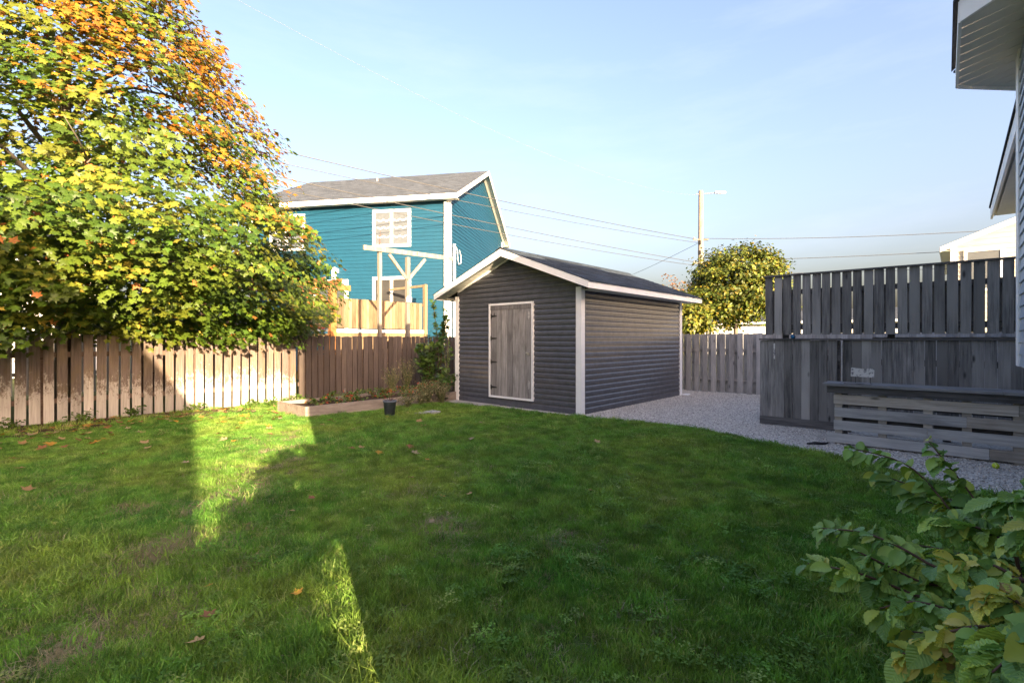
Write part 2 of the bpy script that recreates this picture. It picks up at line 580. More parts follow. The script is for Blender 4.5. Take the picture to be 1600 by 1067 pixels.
n.put(tr.inputs[0], n.mix(1.0, c, (1.15, 1.1, 0.5), 'MULTIPLY'))
mx = n.t.nodes.new('ShaderNodeMixShader')
mx.inputs[0].default_value = 0.25
n.t.links.new(n.b.outputs[0], mx.inputs[1])
n.t.links.new(tr.outputs[0], mx.inputs[2])
n.t.links.new(mx.outputs[0], n.out.inputs['Surface'])
MT['veined'] = n.m

# ------------------------------------------------------------------ the ground
GX = np.array([-13, -9.3, -9.2, -5.5, -5.4, -4.25, -3.1, -2.0, -1.25, 0.16, 1.05, 3])
GY = np.array([30, 30, 7.78, 7.86, 7.95, 8.2, 8.15, 7.72, 7.42, 6.55, 5.95, 5.0])


def gravel_edge(x, y=None):
    return np.interp(x, GX, GY)


def ground_h(x, y):
    """gentle unevenness of the lawn, level beside the gravel and the buildings"""
    h = 0.030 * mnoise.noise(Vector((x * 0.45, y * 0.45, 3.1))) + 0.012 * mnoise.noise(Vector((x * 1.6, y * 1.6, 7.7)))
    k = min(1.0, max(0.0, (float(gravel_edge(x)) - y) / 1.2))
    return h * k + 0.012 * min(1.0, max(0.0, k * 3))


def n_ground_far():
    n = NT('rough_grass_far')
    f = n.noise(n.pos(), 0.8, 6)
    return n.done(n.ramp(f, [(0.3, (0.045, 0.06, 0.02)), (0.7, (0.09, 0.11, 0.035))]), 0.95, 0.1)


m_far = n_ground_far()
g = MB()
g.v = [(-2500, -2500, -0.06), (2500, -2500, -0.06), (2500, 2500, -0.06), (-2500, 2500, -0.06)]
g.f = [(0, 1, 2, 3)]
tag(g.build('ground', m_far), 'level ground reaching past the fences to the horizon', 'ground', kind='structure')

# lawn sheet
n = NT('lawn_soil_and_thatch')
p = n.pos()
a = n.noise(p, 1.1, 5)
b = n.noise(p, 30.0, 5, 0.7)
c = n.ramp(b, [(0.3, (0.050, 0.085, 0.022)), (0.55, (0.085, 0.140, 0.034)), (0.75, (0.17, 0.17, 0.08))])
c = n.mix(n.rmap(a, 0.5, 0.7, 0, 0.5), c, (0.085, 0.075, 0.045))
px = n.n('ShaderNodeSeparateXYZ', 0, None, Vector=p)
soil = n.rmap(n.math('ADD', px, n.math('MULTIPLY', n.noise(p, 2.3, 4), 0.9)), -10.45, -10.1, 1.0, 0.0)
c = n.mix(soil, c, n.ramp(n.noise(p, 40.0, 4), [(0.3, (0.06, 0.04, 0.028)), (0.7, (0.13, 0.088, 0.062))]))
n.bump(b, 0.8, 0.03)
MT['lawn'] = n.done(c, 0.95, 0.1)

xs = np.arange(-12.1, 1.3, 0.14)
ys = np.arange(-6.0, 14.6, 0.14)
vv = [(x, y, ground_h(x, y)) for y in ys for x in xs]
nx = len(xs)
ff = np.array([(j * nx + i, j * nx + i + 1, (j + 1) * nx + i + 1, (j + 1) * nx + i) for j in range(len(ys) - 1) for i in range(nx - 1)])
lawn = obj_of('lawn', big_mesh('lawn', np.array(vv), ff, 1, 'lawn'))
tag(lawn, 'uneven back yard lawn in front of the shed', 'lawn', kind='structure')
for p_ in lawn.data.polygons:
    p_.use_smooth = True

# gravel sheet
n = NT('crushed_stone')
p = n.pos()
cell = n.voro(p, 46.0, 'F1', 'Color')
d = n.voro(p, 46.0)
cc = n.n('ShaderNodeSeparateColor', 0, None, i0=cell)
c = n.ramp(cc, [(0.0, (0.30, 0.28, 0.26)), (0.5, (0.52, 0.49, 0.455)), (1.0, (0.70, 0.665, 0.62))])
c = n.mix(n.rmap(n.noise(p, 1.3, 4), 0.5, 0.75, 0, 0.35), c, (0.30, 0.285, 0.27))
n.bump(n.math('SUBTRACT', 1.0, d), 0.7, 0.008)
MT['gravel'] = n.done(c, 0.9, 0.25)
g = MB()
edge = [(float(x), float(gravel_edge(x)) + 0.05 * math.sin(x * 9) + 0.04 * math.sin(x * 23 + 1)) for x in np.arange(-9.15, 1.25, 0.12)]
top = [(x, 14.5) for x, y in edge]
k = len(edge)
g.v = [(x, y, 0.016) for x, y in edge] + [(x, y, 0.016) for x, y in top]
g.f = [(i, i + 1, k + i + 1, k + i) for i in range(k - 1)]
tag(g.build('gravel_bed', 'gravel'), 'pale crushed stone beside the shed and under the bar', 'gravel', kind='structure')


def scatter_instances(name, pts, rots, scl, idx, variants, label, cat):
    """one stuff object: instances of a few small meshes on its points"""
    coll = bpy.data.collections.new(name + '_pieces')
    for i, me in enumerate(variants):
        coll.objects.link(bpy.data.objects.new('%s_piece_%02d' % (name, i), me))
    me = bpy.data.meshes.new(name)
    me.vertices.add(len(pts))
    me.vertices.foreach_set('co', np.asarray(pts, dtype=np.float32).ravel())
    for nm, typ, dat, fld in (('rot', 'FLOAT_VECTOR', rots, 'vector'), ('scl', 'FLOAT', scl, 'value'), ('idx', 'INT', idx, 'value')):
        at = me.attributes.new(nm, typ, 'POINT')
        at.data.foreach_set(fld, np.asarray(dat, dtype=np.int32 if typ == 'INT' else np.float32).ravel())
    o = obj_of(name, me, None, 'stuff')
    tag(o, label, cat)
    ng = bpy.data.node_groups.new(name + '_scatter', 'GeometryNodeTree')
    ng.interface.new_socket('Geometry', in_out='INPUT', socket_type='NodeSocketGeometry')
    ng.interface.new_socket('Geometry', in_out='OUTPUT', socket_type='NodeSocketGeometry')
    gi, go = ng.nodes.new('NodeGroupInput'), ng.nodes.new('NodeGroupOutput')
    ci = ng.nodes.new('GeometryNodeCollectionInfo')
    ci.inputs['Collection'].default_value = coll
    ci.inputs['Separate Children'].default_value = True
    ci.inputs['Reset Children'].default_value = True
    ip = ng.nodes.new('GeometryNodeInstanceOnPoints')
    ip.inputs['Pick Instance'].default_value = True

    def attr(nm, typ):
        nd = ng.nodes.new('GeometryNodeInputNamedAttribute')
        nd.data_type = typ
        nd.inputs['Name'].default_value = nm
        return nd.outputs[0]
    L = ng.links.new
    L(gi.outputs[0], ip.inputs['Points'])
    L(ci.outputs[0], ip.inputs['Instance'])
    L(attr('idx', 'INT'), ip.inputs['Instance Index'])
    L(attr('rot', 'FLOAT_VECTOR'), ip.inputs['Rotation'])
    L(attr('scl', 'FLOAT'), ip.inputs['Scale'])
    L(ip.outputs[0], go.inputs[0])
    md = o.modifiers.new('scatter', 'NODES')
    md.node_group = ng
    return o


# ------------------------------------------------------------------ boards shared by the fences
def board_mesh(name, w, h, t, mat, along='y', jag=0.012, seed=0):
    """one upright board, origin at the middle of its foot, with a slightly skewed top and a worn edge"""
    rr = random.Random(seed)
    a, b = h + rr.uniform(-jag, jag), h + rr.uniform(-jag, jag)
    q = rr.uniform(0.002, 0.004)
    w2 = w / 2
    prof = [(-w2, 0), (w2, 0), (w2, b - 0.01), (w2 - 0.008, b), (-w2 + 0.008, a), (-w2, a - 0.01)]
    m = MB()
    if along == 'y':
        m.prism([(-t / 2, u, z) for u, z in prof], (t, 0, 0))
    else:
        m.prism([(u, -t / 2, z) for u, z in prof], (0, t, 0))
    return m.mesh(name, mat)


# ------------------------------------------------------------------ side fence: brown pickets, worn white at the foot
FX = -11.92
fence = thing('picket_fence', 'brown stained picket fence worn to pale wood at the foot, under the maple', 'fence', (FX, 4.4, 0))
peel_b = [board_mesh('picket', 0.142 + 0.004 * (i % 3 - 1), 1.545, 0.02, 'peel', 'y', 0.012, i) for i in range(6)]
i = 0
y = -1.6
while y < 5.5:
    inst('picket', peel_b[i % 6], fence, (random.uniform(-0.004, 0.004), y - 4.4, 0.02 + random.uniform(-0.012, 0.012)), (random.uniform(-0.006, 0.006), 0, random.uniform(-0.02, 0.02)))
    y += 0.180
    i += 1
MB().box(FX - 0.055, FX - 0.015, -1.7, 5.45, 0.36, 0.45).build('rail', 'rail_brown', fence)
MB().box(FX - 0.055, FX - 0.015, -1.7, 5.45, 1.18, 1.27).build('rail', 'rail_brown', fence)
for y in (-1.4, 1.0, 3.4, 5.4):
    MB().box(FX - 0.15, FX - 0.06, y - 0.045, y + 0.045, -0.05, 1.45).build('post', 'rail_brown', fence)

fence2 = thing('picket_fence', 'dark brown picket fence behind the raised bed, running up to the shed', 'fence', (FX, 9.0, 0))
brown_b = [board_mesh('picket', 0.136 + 0.005 * (i % 3 - 1), 1.55, 0.02, 'brown', 'y', 0.014, 20 + i) for i in range(6)]
y = 5.64
i = 0
while y < 14.0:
    inst('picket', brown_b[i % 6], fence2, (random.uniform(-0.004, 0.004), y - 9.0, 0.02 + random.uniform(-0.012, 0.012)), (random.uniform(-0.007, 0.007), 0, random.uniform(-0.02, 0.02)))
    y += 0.157 if i % 5 else 0.168
    i += 1
MB().box(FX - 0.055, FX - 0.015, 5.56, 14.05, 0.36, 0.45).build('rail', 'rail_brown', fence2)
MB().box(FX - 0.055, FX - 0.015, 5.56, 14.05, 1.14, 1.23).build('rail', 'rail_brown', fence2)
for y in (5.8, 8.2, 10.6, 13.0):
    MB().box(FX - 0.15, FX - 0.06, y - 0.045, y + 0.045, -0.05, 1.45).build('post', 'rail_brown', fence2)
# lower backing boards that close the gaps of the second run
for k in range(7):
    MB().box(FX - 0.08, FX - 0.058, 5.6 + k * 1.2, 6.785 + k * 1.2, 0.1, 1.12 + 0.02 * (k % 2)).build('backing_board', 'rail_brown', fence2)

# ------------------------------------------------------------------ back fence: silver grey shadow boards
BY = 14.2
bf = thing('board_fence', 'silver grey fence of staggered boards behind the gravel yard', 'fence', (-3.5, BY, 0))
grey_b = [board_mesh('board', 0.142, 1.62 + 0.01 * (i % 2), 0.02, 'grey_fence', 'x', 0.012, 40 + i) for i in range(5)]
x = -8.6
i = 0
while x < 2.2:
    inst('board', grey_b[i % 5], bf, (x + 3.5, -0.05, 0.03 + random.uniform(-0.01, 0.01)), (0, random.uniform(-0.006, 0.006), 0))
    inst('board', grey_b[(i + 2) % 5], bf, (x + 3.5 + 0.118, 0.05, 0.03 + random.uniform(-0.012, 0.0)), (0, random.uniform(-0.006, 0.006), 0))
    x += 0.236
    i += 1
for z in (0.35, 1.15):
    MB().box(-8.7, 2.3, BY - 0.038, BY + 0.038, z, z + 0.085).build('rail', 'grey_rail', bf)
for x in (-8.5, -6.1, -3.7, -1.3, 1.1):
    MB().box(x - 0.045, x + 0.045, BY - 0.0375, BY + 0.0375, -0.05, 1.58).build('post', 'grey_fence', bf)

# ------------------------------------------------------------------ the shed
SX0, SX1, SY0, SY1 = -9.11, -5.46, 8.14, 12.90
SH = 2.56                # wall plate
SMX = (SX0 + SX1) / 2
OV, OVF = 0.40, 0.35     # eave and rake overhang
PIT = 0.384
shed = thing('garden_shed', 'charcoal vinyl sided garden shed with white trim and a gable roof', 'shed', (SMX, (SY0 + SY1) / 2, 0))


def roof_z(x):           # top of the roof deck
    return 3.44 - abs(x - SMX) * PIT


inner = MB()
inner.prism([(SX0 + 0.03, SY0 + 0.03, 0.02), (SX1 - 0.03, SY0 + 0.03, 0.02), (SX1 - 0.03, SY0 + 0.03, roof_z(SX1) - 0.1), (SMX, SY0 + 0.03, 3.3), (SX0 + 0.03, SY0 + 0.03, roof_z(SX0) - 0.1)], (0, SY1 - SY0 - 0.06, 0))
inner.build('wall', 'dark_vinyl', shed)
LAP = 0.1095


def lap_profile(z):
    """two-step dutch lap: out from the wall, height"""
    return [(0.0, z), (0.025, z), (0.023, z + 0.052), (0.007, z + 0.078), (0.004, z + LAP - 0.003), (0.0, z + LAP - 0.003)]


def course_front(xa0, xb0, xa1, xb1, z, name='siding_course'):
    m = MB()
    pr = lap_profile(z)
    L, Rr = [], []
    for out, zz in pr:
        t = (zz - z) / LAP
        L.append((xa0 + (xa1 - xa0) * t, SY0 + 0.025 - out, zz))
        Rr.append((xb0 + (xb1 - xb0) * t, SY0 + 0.025 - out, zz))
    b = len(pr)
    m.v = L + Rr
    m.f = [tuple(range(b)), tuple(range(b, 2 * b))[::-1]] + [(i, (i + 1) % b, b + (i + 1) % b, b + i) for i in range(b)]
    return m.build(name, 'dark_vinyl', shed)


DX0, DX1, DZ0, DZ1 = -7.95, -6.65, 0.19, 2.30
fx0, fx1 = SX0 + 0.06, SX1 - 0.06
z = 0.06
while z < 3.2:
    def lim(zz):
        h = 1e9 if zz < roof_z(SX1) - 0.12 else (3.44 - 0.10 - zz) / PIT
        return max(fx0, SMX - h), min(fx1, SMX + h)
    a0, b0 = lim(z)
    a1, b1 = lim(z + LAP)
    if b1 - a1 < 0.02:
        break
    if z + LAP > DZ0 - 0.02 and z < DZ1 + 0.02:
        course_front(a0, DX0 + 0.01, a1, DX0 + 0.01, z)
        course_front(DX1 - 0.01, b0, DX1 - 0.01, b1, z)
    else:
        course_front(a0, b0, a1, b1, z)
    z += LAP
z = 0.06
while z < SH - 0.02:
    m = MB()
    m.prism([(SX1 - 0.025 + o_, SY0 + 0.05, zz) for o_, zz in lap_profile(z)], (0, SY1 - SY0 - 0.1, 0))
    m.build('siding_course', 'dark_vinyl', shed)
    m = MB()
    m.prism([(SX0 + 0.025 - o_, SY0 + 0.05, zz) for o_, zz in lap_profile(z)], (0, SY1 - SY0 - 0.1, 0))
    m.build('siding_course', 'dark_vinyl', shed)
    z += LAP
MB().box(SX0 + 0.05, SX1 - 0.05, SY1 - 0.028, SY1 - 0.004, 0.05, SH).build('rear_wall', 'dark_vinyl', shed)
# corner trims: an L of two boards
for cx, cy, sx, sy in ((SX1, SY0, -1, 1), (SX0, SY0, 1, 1), (SX1, SY1, -1, -1), (SX0, SY1, 1, -1)):
    w = 0.115
    m = MB()
    m.prism([(cx - sx * 0.012, cy - sy * 0.012, -0.01), (cx + sx * w, cy - sy * 0.012, -0.01), (cx + sx * w, cy + sy * 0.024, -0.01), (cx + sx * 0.024, cy + sy * 0.024, -0.01), (cx + sx * 0.024, cy + sy * w, -0.01), (cx - sx * 0.012, cy + sy * w, -0.01)], (0, 0, 2.54))
    m.build('corner_trim', 'white', shed)
# base skirt
MB().box(SX0 + 0.05, SX1 - 0.05, SY0 + 0.004, SY0 + 0.05, 0.0, 0.062).build('base_board', 'dark_vinyl', shed)
MB().box(SX1 - 0.05, SX1 - 0.004, SY0 + 0.05, SY1 - 0.05, 0.0, 0.062).build('base_board', 'dark_vinyl', shed)
# door: frame, planks, hinges, latch
door = MB().box(DX0 + 0.03, DX1 - 0.03, SY0 - 0.002, SY0 + 0.02, DZ0 + 0.03, DZ1 - 0.03).build('door', 'door_wood', shed)
tw = 0.042
for nm, (a, b, c0, d0) in (('jamb', (DX0, DX0 + tw, DZ0, DZ1)), ('jamb', (DX1 - tw, DX1, DZ0, DZ1)), ('head', (DX0 + tw, DX1 - tw, DZ1 - tw, DZ1)), ('sill', (DX0 + tw, DX1 - tw, DZ0, DZ0 + tw))):
    MB().box(a, b, SY0 - 0.035, SY0 + 0.03, c0, d0).build('door_' + nm, 'white', shed)
ws_ = [0.185, 0.15, 0.165, 0.165, 0.185, 0.175, 0.155]
x = DX0 + 0.05
tot = DX1 - DX0 - 0.10
sc_ = tot / sum(ws_)
for k, w in enumerate(ws_):
    w *= sc_
    MB().box(x + 0.005, x + w - 0.005, SY0 - 0.022 - 0.002 * (k % 2), SY0 - 0.003, DZ0 + 0.05, DZ1 - 0.145).build('door_plank', 'door_wood', door)
    x += w
MB().box(DX0 + 0.05, DX1 - 0.05, SY0 - 0.030, SY0 - 0.003, DZ1 - 0.14, DZ1 - 0.05).build('header_board', 'door_wood', door)
for z in (2.02, 1.52, 0.99, 0.42):
    m = MB()
    m.prism([(DX0 + 0.055, SY0 - 0.031, z - 0.05), (DX0 + 0.085, SY0 - 0.031, z - 0.05), (DX0 + 0.085, SY0 - 0.031, z - 0.022), (DX0 + 0.25, SY0 - 0.031, z - 0.009), (DX0 + 0.25, SY0 - 0.031, z + 0.009), (DX0 + 0.085, SY0 - 0.031, z + 0.022), (DX0 + 0.085, SY0 - 0.031, z + 0.05), (DX0 + 0.055, SY0 - 0.031, z + 0.05)], (0, 0.006, 0))
    m.build('hinge', 'black_metal', door)
m = MB().box(DX1 - 0.20, DX1 - 0.09, SY0 - 0.034, SY0 - 0.024, 1.20, 1.225)
m.box(DX1 - 0.13, DX1 - 0.085, SY0 - 0.055, SY0 - 0.034, 1.165, 1.215)
m.build('latch', 'metal', door)
for z0, z1 in ((1.92, 2.10), (0.44, 0.62)):
    m = MB()
    m.prism([(DX1 - 0.115 + 0.026 * math.cos(a), SY0 - 0.036, (z0 + z1) / 2 + (z1 - z0) / 2 * math.sin(a) * 1.0) for a in np.linspace(0, 2 * math.pi, 13)[:-1]], (0, 0.014, 0))
    m.build('turn_block', 'pallet_grey', door)

# roof: deck slabs with stepped shingle courses, fascias, soffit panels
y0, y1 = SY0 - OVF, SY1 + 0.38
for s in (1, -1):
    xe = SMX + s * (SX1 - SMX + OV)
    ze = roof_z(xe)
    deck = MB()
    deck.prism([(SMX, y0 + 0.02, 3.44), (xe - s * 0.02, y0 + 0.02, ze + 0.008), (xe - s * 0.02, y0 + 0.02, ze - 0.03), (SMX, y0 + 0.02, 3.40)], (0, y1 - y0 - 0.04, 0))
    rf = deck.build('roof', 'shingle_dark', shed)
    nC = 16
    for k in range(nC):
        xa = SMX + (xe + s * 0.03 - SMX) * (k / nC)
        xb = SMX + (xe + s * 0.03 - SMX) * ((k + 1) / nC)
        za, zb = roof_z(xa) + 0.004, roof_z(xb) + 0.004
        m = MB()
        cuts = np.sort(np.concatenate([[y0 - 0.02, y1 + 0.02], RNG.uniform(y0, y1, 9)]))
        for q in range(len(cuts) - 1):
            lift = RNG.uniform(0.010, 0.016)
            m.prism([(xa, cuts[q] + 0.004, za), (xb, cuts[q] + 0.004, zb), (xb, cuts[q] + 0.004, zb + lift), (xa, cuts[q] + 0.004, za + 0.003)], (0, cuts[q + 1] - cuts[q] - 0.006, 0))
        o = m.build('shingle_course', 'shingle_dark', rf)
    # rake fascia (front and rear) and eave fascia
    for yy, dy in ((y0 - 0.006, 0.03), (y1 - 0.024, 0.03)):
        m = MB()
        m.prism([(SMX, yy, 3.437), (xe, yy, ze - 0.003), (xe, yy, ze - 0.135), (SMX, yy, 3.437 - 0.155)], (0, dy, 0))
        m.build('rake_fascia', 'white', shed)
    MB().box(min(xe, xe - s * 0.024), max(xe, xe - s * 0.024), y0 + 0.026, y1 - 0.026, ze - 0.132, ze - 0.004).build('eave_fascia', 'white', shed)
    # soffit under the rake, one panel after another up the slope
    L = abs(xe - SMX)
    npn = 16
    for k in range(npn):
        xa = SMX + s * L * (k / npn)
        xb = SMX + s * L * ((k + 1) / npn - 0.006)
        za, zb = roof_z(xa) - 0.115, roof_z(xb) - 0.115
        m = MB()
        m.prism([(xa, y0 + 0.026, za), (xb, y0 + 0.026, zb), (xb, y0 + 0.026, zb + 0.012), (xa, y0 + 0.026, za + 0.012)], (0, SY0 - y0 - 0.024, 0))
        m.build('soffit_panel', 'soffit', shed)
    # level soffit under the eave
    MB().box(min(xe - s * 0.026, SMX + s * (SX1 - SMX)), max(xe - s * 0.026, SMX + s * (SX1 - SMX)), SY0 + 0.004, y1 - 0.03, ze - 0.125, ze - 0.113).build('eave_soffit', 'soffit', shed)
    # white moulding where gable wall meets soffit
    m = MB()
    xw = SMX + s * (SX1 - SMX - 0.10)
    m.prism([(SMX, SY0 - 0.012, 3.44 - 0.118), (xw, SY0 - 0.012, roof_z(xw) - 0.118), (xw, SY0 - 0.012, roof_z(xw) - 0.158), (SMX, SY0 - 0.012, 3.44 - 0.160)], (0, 0.03, 0))
    m.build('gable_moulding', 'white', shed)
MB().box(SX1 - 0.02, SX1 + 0.012, SY0 + 0.12, SY1 - 0.12, SH - 0.10, SH - 0.03).build('frieze_board', 'rail_brown', shed)
m = MB()
m.prism([(SMX - 0.13, y0 - 0.02, 3.41), (SMX, y0 - 0.02, 3.462), (SMX + 0.13, y0 - 0.02, 3.41), (SMX + 0.13, y0 - 0.02, 3.422), (SMX, y0 - 0.02, 3.476), (SMX - 0.13, y0 - 0.02, 3.422)], (0, y1 - y0 + 0.04, 0))
m.build('ridge_cap', 'shingle_dark', shed)

# ------------------------------------------------------------------ dark stained fence, gate and screen
DY = 9.44
dk_b = [board_mesh('board', 0.123, 1.43 + 0.004 * i, 0.022, 'dark_fence', 'x', 0.006, 60 + i) for i in range(6)]
gate = thing('fence_gate', 'dark stained board gate with a kick board, standing on the gravel', 'gate', (-1.97, DY, 0))
x = -2.57 + 0.062
i = 0
while x < -1.40:
    inst('board', dk_b[i % 6], gate, (x + 1.97, random.uniform(-0.004, 0.004), 0.05), (0, random.uniform(-0.003, 0.003), 0))
    x += 0.1275
    i += 1
MB().box(-2.57, -1.385, DY - 0.034, DY - 0.013, 0.03, 0.165).build('kick_board', 'dark_rail', gate)
MB().box(-2.58, -1.375, DY - 0.045, DY + 0.045, 1.486, 1.512).build('cap_rail', 'dark_rail', gate)
MB().box(-2.57, -1.385, DY + 0.016, DY + 0.05, 0.30, 0.39).build('rail', 'dark_rail', gate)
MB().box(-2.57, -1.385, DY + 0.016, DY + 0.05, 1.15, 1.24).build('rail', 'dark_rail', gate)
for x in (-2.50, -1.44):
    MB().box(x - 0.045, x + 0.045, DY + 0.052, DY + 0.142, -0.03, 1.48).build('post', 'dark_rail', gate)
MB().box(-2.352, -2.328, DY - 0.020, DY - 0.0135, 1.16, 1.43).build('worn_strip', 'plaque', gate)

low = thing('board_fence', 'low dark stained board fence behind the pallet bar', 'fence', (-0.1, DY + 0.05, 0))
x = -1.36 + 0.062
i = 0
while x < 1.0:
    inst('board', dk_b[(i * 2 + 1) % 6], low, (x + 0.1, random.uniform(-0.004, 0.004), 0.05), (0, random.uniform(-0.003, 0.003), 0))
    x += 0.1275
    i += 1
MB().box(-1.372, 1.03, DY + 0.005, DY + 0.10, 1.482, 1.508).build('cap_rail', 'dark_rail', low)
MB().box(-1.36, 1.03, DY + 0.065, DY + 0.10, 0.30, 0.39).build('rail', 'dark_rail', low)
MB().box(-1.36, 1.03, DY + 0.065, DY + 0.10, 1.10, 1.19).build('rail', 'dark_rail', low)
for x in (-1.30, -0.1, 0.95):
    MB().box(x - 0.045, x + 0.045, DY + 0.102, DY + 0.192, -0.03, 1.47).build('post', 'dark_rail', low)
MB().box(-1.368, -1.352, DY - 0.004, DY + 0.018, 0.2, 1.44).build('pale_edge_strip', 'pallet_grey', low)  # thin pale strip at the joint between gate and low fence

up = thing('privacy_screen', 'dark stained board screen raised above the low fence on posts', 'fence', (-0.7, DY + 0.02, 0))
up_b = [board_mesh('board', 0.117 + 0.004 * (i % 3 - 1), 1.0, 0.022, 'dark_fence', 'x', 0.004, 80 + i) for i in range(6)]
rear_b = [board_mesh('rear_board', 0.115, 0.70 + 0.012 * i, 0.02, 'dark_fence', 'x', 0.006, 95 + i) for i in range(3)]
x = -2.49 + 0.062
i = 0
while x < 1.0:
    inst('board', up_b[i % 6], up, (x + 0.7, -0.006 + random.uniform(-0.004, 0.004), 1.575), (0, random.uniform(-0.006, 0.006), 0))
    if i not in (3, 8, 12, 19):
        inst('rear_board', rear_b[i % 3], up, (x + 0.7 + 0.071 + random.uniform(-0.012, 0.012), 0.064, 1.60), (0, random.uniform(-0.012, 0.012), 0))
    x += 0.141 + random.uniform(-0.006, 0.006)
    i += 1
MB().box(-2.50, 1.03, DY - 0.035, DY + 0.075, 2.578, 2.602).build('cap_rail', 'dark_rail', up)
MB().box(-2.49, 1.03, DY + 0.028, DY + 0.065, 2.26, 2.34).build('rail', 'dark_rail', up)
MB().box(-2.49, 1.03, DY + 0.028, DY + 0.065, 1.66, 1.75).build('rail', 'dark_rail', up)
for x in (-2.22, -0.75, 0.72):
    MB().box(x - 0.045, x + 0.045, DY + 0.20, DY + 0.29, -0.03, 2.55).build('post', 'dark_rail', up)
    for z in (1.67, 2.265):
        MB().box(x - 0.03, x + 0.03, DY + 0.098, DY + 0.198, z, z + 0.07).build('spacer_block', 'dark_rail', up)
m = MB().box(-1.0, 0.75, DY + 0.34, DY + 0.62, 1.50, 1.53)
tag(m.build('shelf_board', 'grey_rail', up))
for x in (-0.75, 0.55):
    MB().box(x - 0.03, x + 0.03, DY + 0.292, DY + 0.60, 1.44, 1.498).build('shelf_bracket', 'dark_rail', up)

# small blue spot lamp clipped in the gap between screen and gate
lampt = thing('spot_lamp', 'small dark spot lamp with a blue lens on top of the gate', 'lamp', (-2.05, DY - 0.01, 1.512))
MB().lathe([(0.0, 0), (0.03, 0.0), (0.03, 0.012), (0.012, 0.015), (0.012, 0.03)], (-2.05, DY - 0.01, 1.512), 12).build('foot', 'black_metal', lampt, True)
m = MB()
m.tube([(-2.05, DY + 0.03, 1.548), (-2.05, DY - 0.02, 1.545), (-2.05, DY - 0.05, 1.542)], [0.02, 0.034, 0.036], 14)
m.build('shade', 'black_metal', lampt, True)
m = MB()
m.tube([(-2.05, DY - 0.0505, 1.542), (-2.05, DY - 0.058, 1.5415)], [0.031, 0.022], 14)
m.build('lens', 'blue_plastic', lampt, True)

# ------------------------------------------------------------------ bar of pallets with a counter
PY = 8.32
bar = thing('pallet_bar', 'outdoor bar of grey pallet slats under a dark counter board', 'bar', (-0.15, PY + 0.2, 0))
MB().box(-1.42, 0.42, PY - 0.11, PY + 0.40, 0.845, 0.878).build('counter_board', 'counter', bar)
MB().box(0.424, 1.03, PY - 0.11, PY + 0.40, 0.843, 0.876).build('counter_board', 'counter', bar)
MB().box(-1.37, 1.03, PY - 0.062, PY - 0.03, 0.745, 0.843).build('apron_board', 'dark_rail', bar)
for k in range(4):
    zb = 0.045 + 0.182 * k
    joint = (0.30, -0.27, 0.10, 0.55)[k]
    for q, (xa, xb) in enumerate(((-1.285 - (0.09 if k == 0 else 0.008 * (k % 2)), joint - 0.002), (joint + 0.002, 1.03))):
        MB().box(xa, xb, PY - 0.024 - 0.002 * ((k + q) % 2), PY - 0.004, zb + 0.004 * q, zb + 0.130 + 0.003 * q).build('slat', 'pallet' if (k == 3 or (q == 1 and k != 1)) else 'pallet_grey', bar)
for x in (-1.24, -0.74, -0.27, 0.1, 0.55, 0.98):
    MB().box(x - 0.045, x + 0.045, PY - 0.002, PY + 0.09, 0.0, 0.742).build('stringer', 'pallet', bar)
for q, (xa, xb) in enumerate(((-1.27, -0.23), (-0.21, 1.02))):
    for k in range(3):
        zb = 0.06 + 0.25 * k
        MB().box(xa, xb, PY + 0.092, PY + 0.112, zb, zb + 0.1).build('rear_slat', 'dark_rail', bar)
for x in (-1.22, 0.95):
    MB().box(x - 0.04, x + 0.04, PY + 0.30, PY + 0.38, 0.0, 0.843).build('leg', 'dark_rail', bar)

pl = thing('plaque', 'flaking white plaque on a thin wire stand on the bar counter', 'sign', (-0.98, PY + 0.16, 0.879))
MB().prism([(-1.115, PY + 0.15, 0.975), (-0.845, PY + 0.15, 0.968), (-0.842, PY + 0.15, 1.085), (-0.90, PY + 0.15, 1.096), (-0.955, PY + 0.15, 1.082), (-1.04, PY + 0.15, 1.092), (-1.11, PY + 0.15, 1.10)], (0, 0.012, 0)).build('board', 'plaque', pl)
for x in (-1.06, -0.89):
    MB().tube([(x, PY + 0.166, 1.05), (x, PY + 0.166, 0.885), (x, PY + 0.10, 0.882)], 0.004, 6).build('wire_leg', 'black_metal', pl)
MB().tube([(-1.07, PY + 0.10, 0.884), (-0.87, PY + 0.10, 0.884)], 0.004, 6).build('wire_foot', 'black_metal', pl)
tray = MB().box(-1.17, -0.86, PY - 0.06, PY + 0.07, 0.879, 0.892)
tag(tray.build('wood_offcut', 'counter'), 'short grey wood offcut lying on the bar counter', 'board')

# tennis ball
bm = bmesh.new()
bmesh.ops.create_uvsphere(bm, u_segments=24, v_segments=14, radius=0.034)
me = bpy.data.meshes.new('tennis_ball')
bm.to_mesh(me)
bm.free()
for p_ in me.polygons:
    p_.use_smooth = True
me.materials.append(MT['ball'])
ball = thing('tennis_ball', 'yellow green tennis ball lying on the gravel in front of the bar', 'ball', (0.34, 7.95, 0.018))
b_ = inst('felt', me, ball, (0, 0, 0.034), (0.5, 0.3, 0))
sm = MB()
ring = []
for k in range(49):
    a = 2 * math.pi * k / 48
    q = Vector((math.cos(a) + 0.44 * math.cos(3 * a), math.sin(a) - 0.44 * math.sin(3 * a), 1.33 * math.sin(2 * a))).normalized() * 0.0342
    ring.append(tuple(world_of(b_) @ q))
sm.tube(ring, 0.0012, 5, False)
sm.build('seam', 'white', ball)

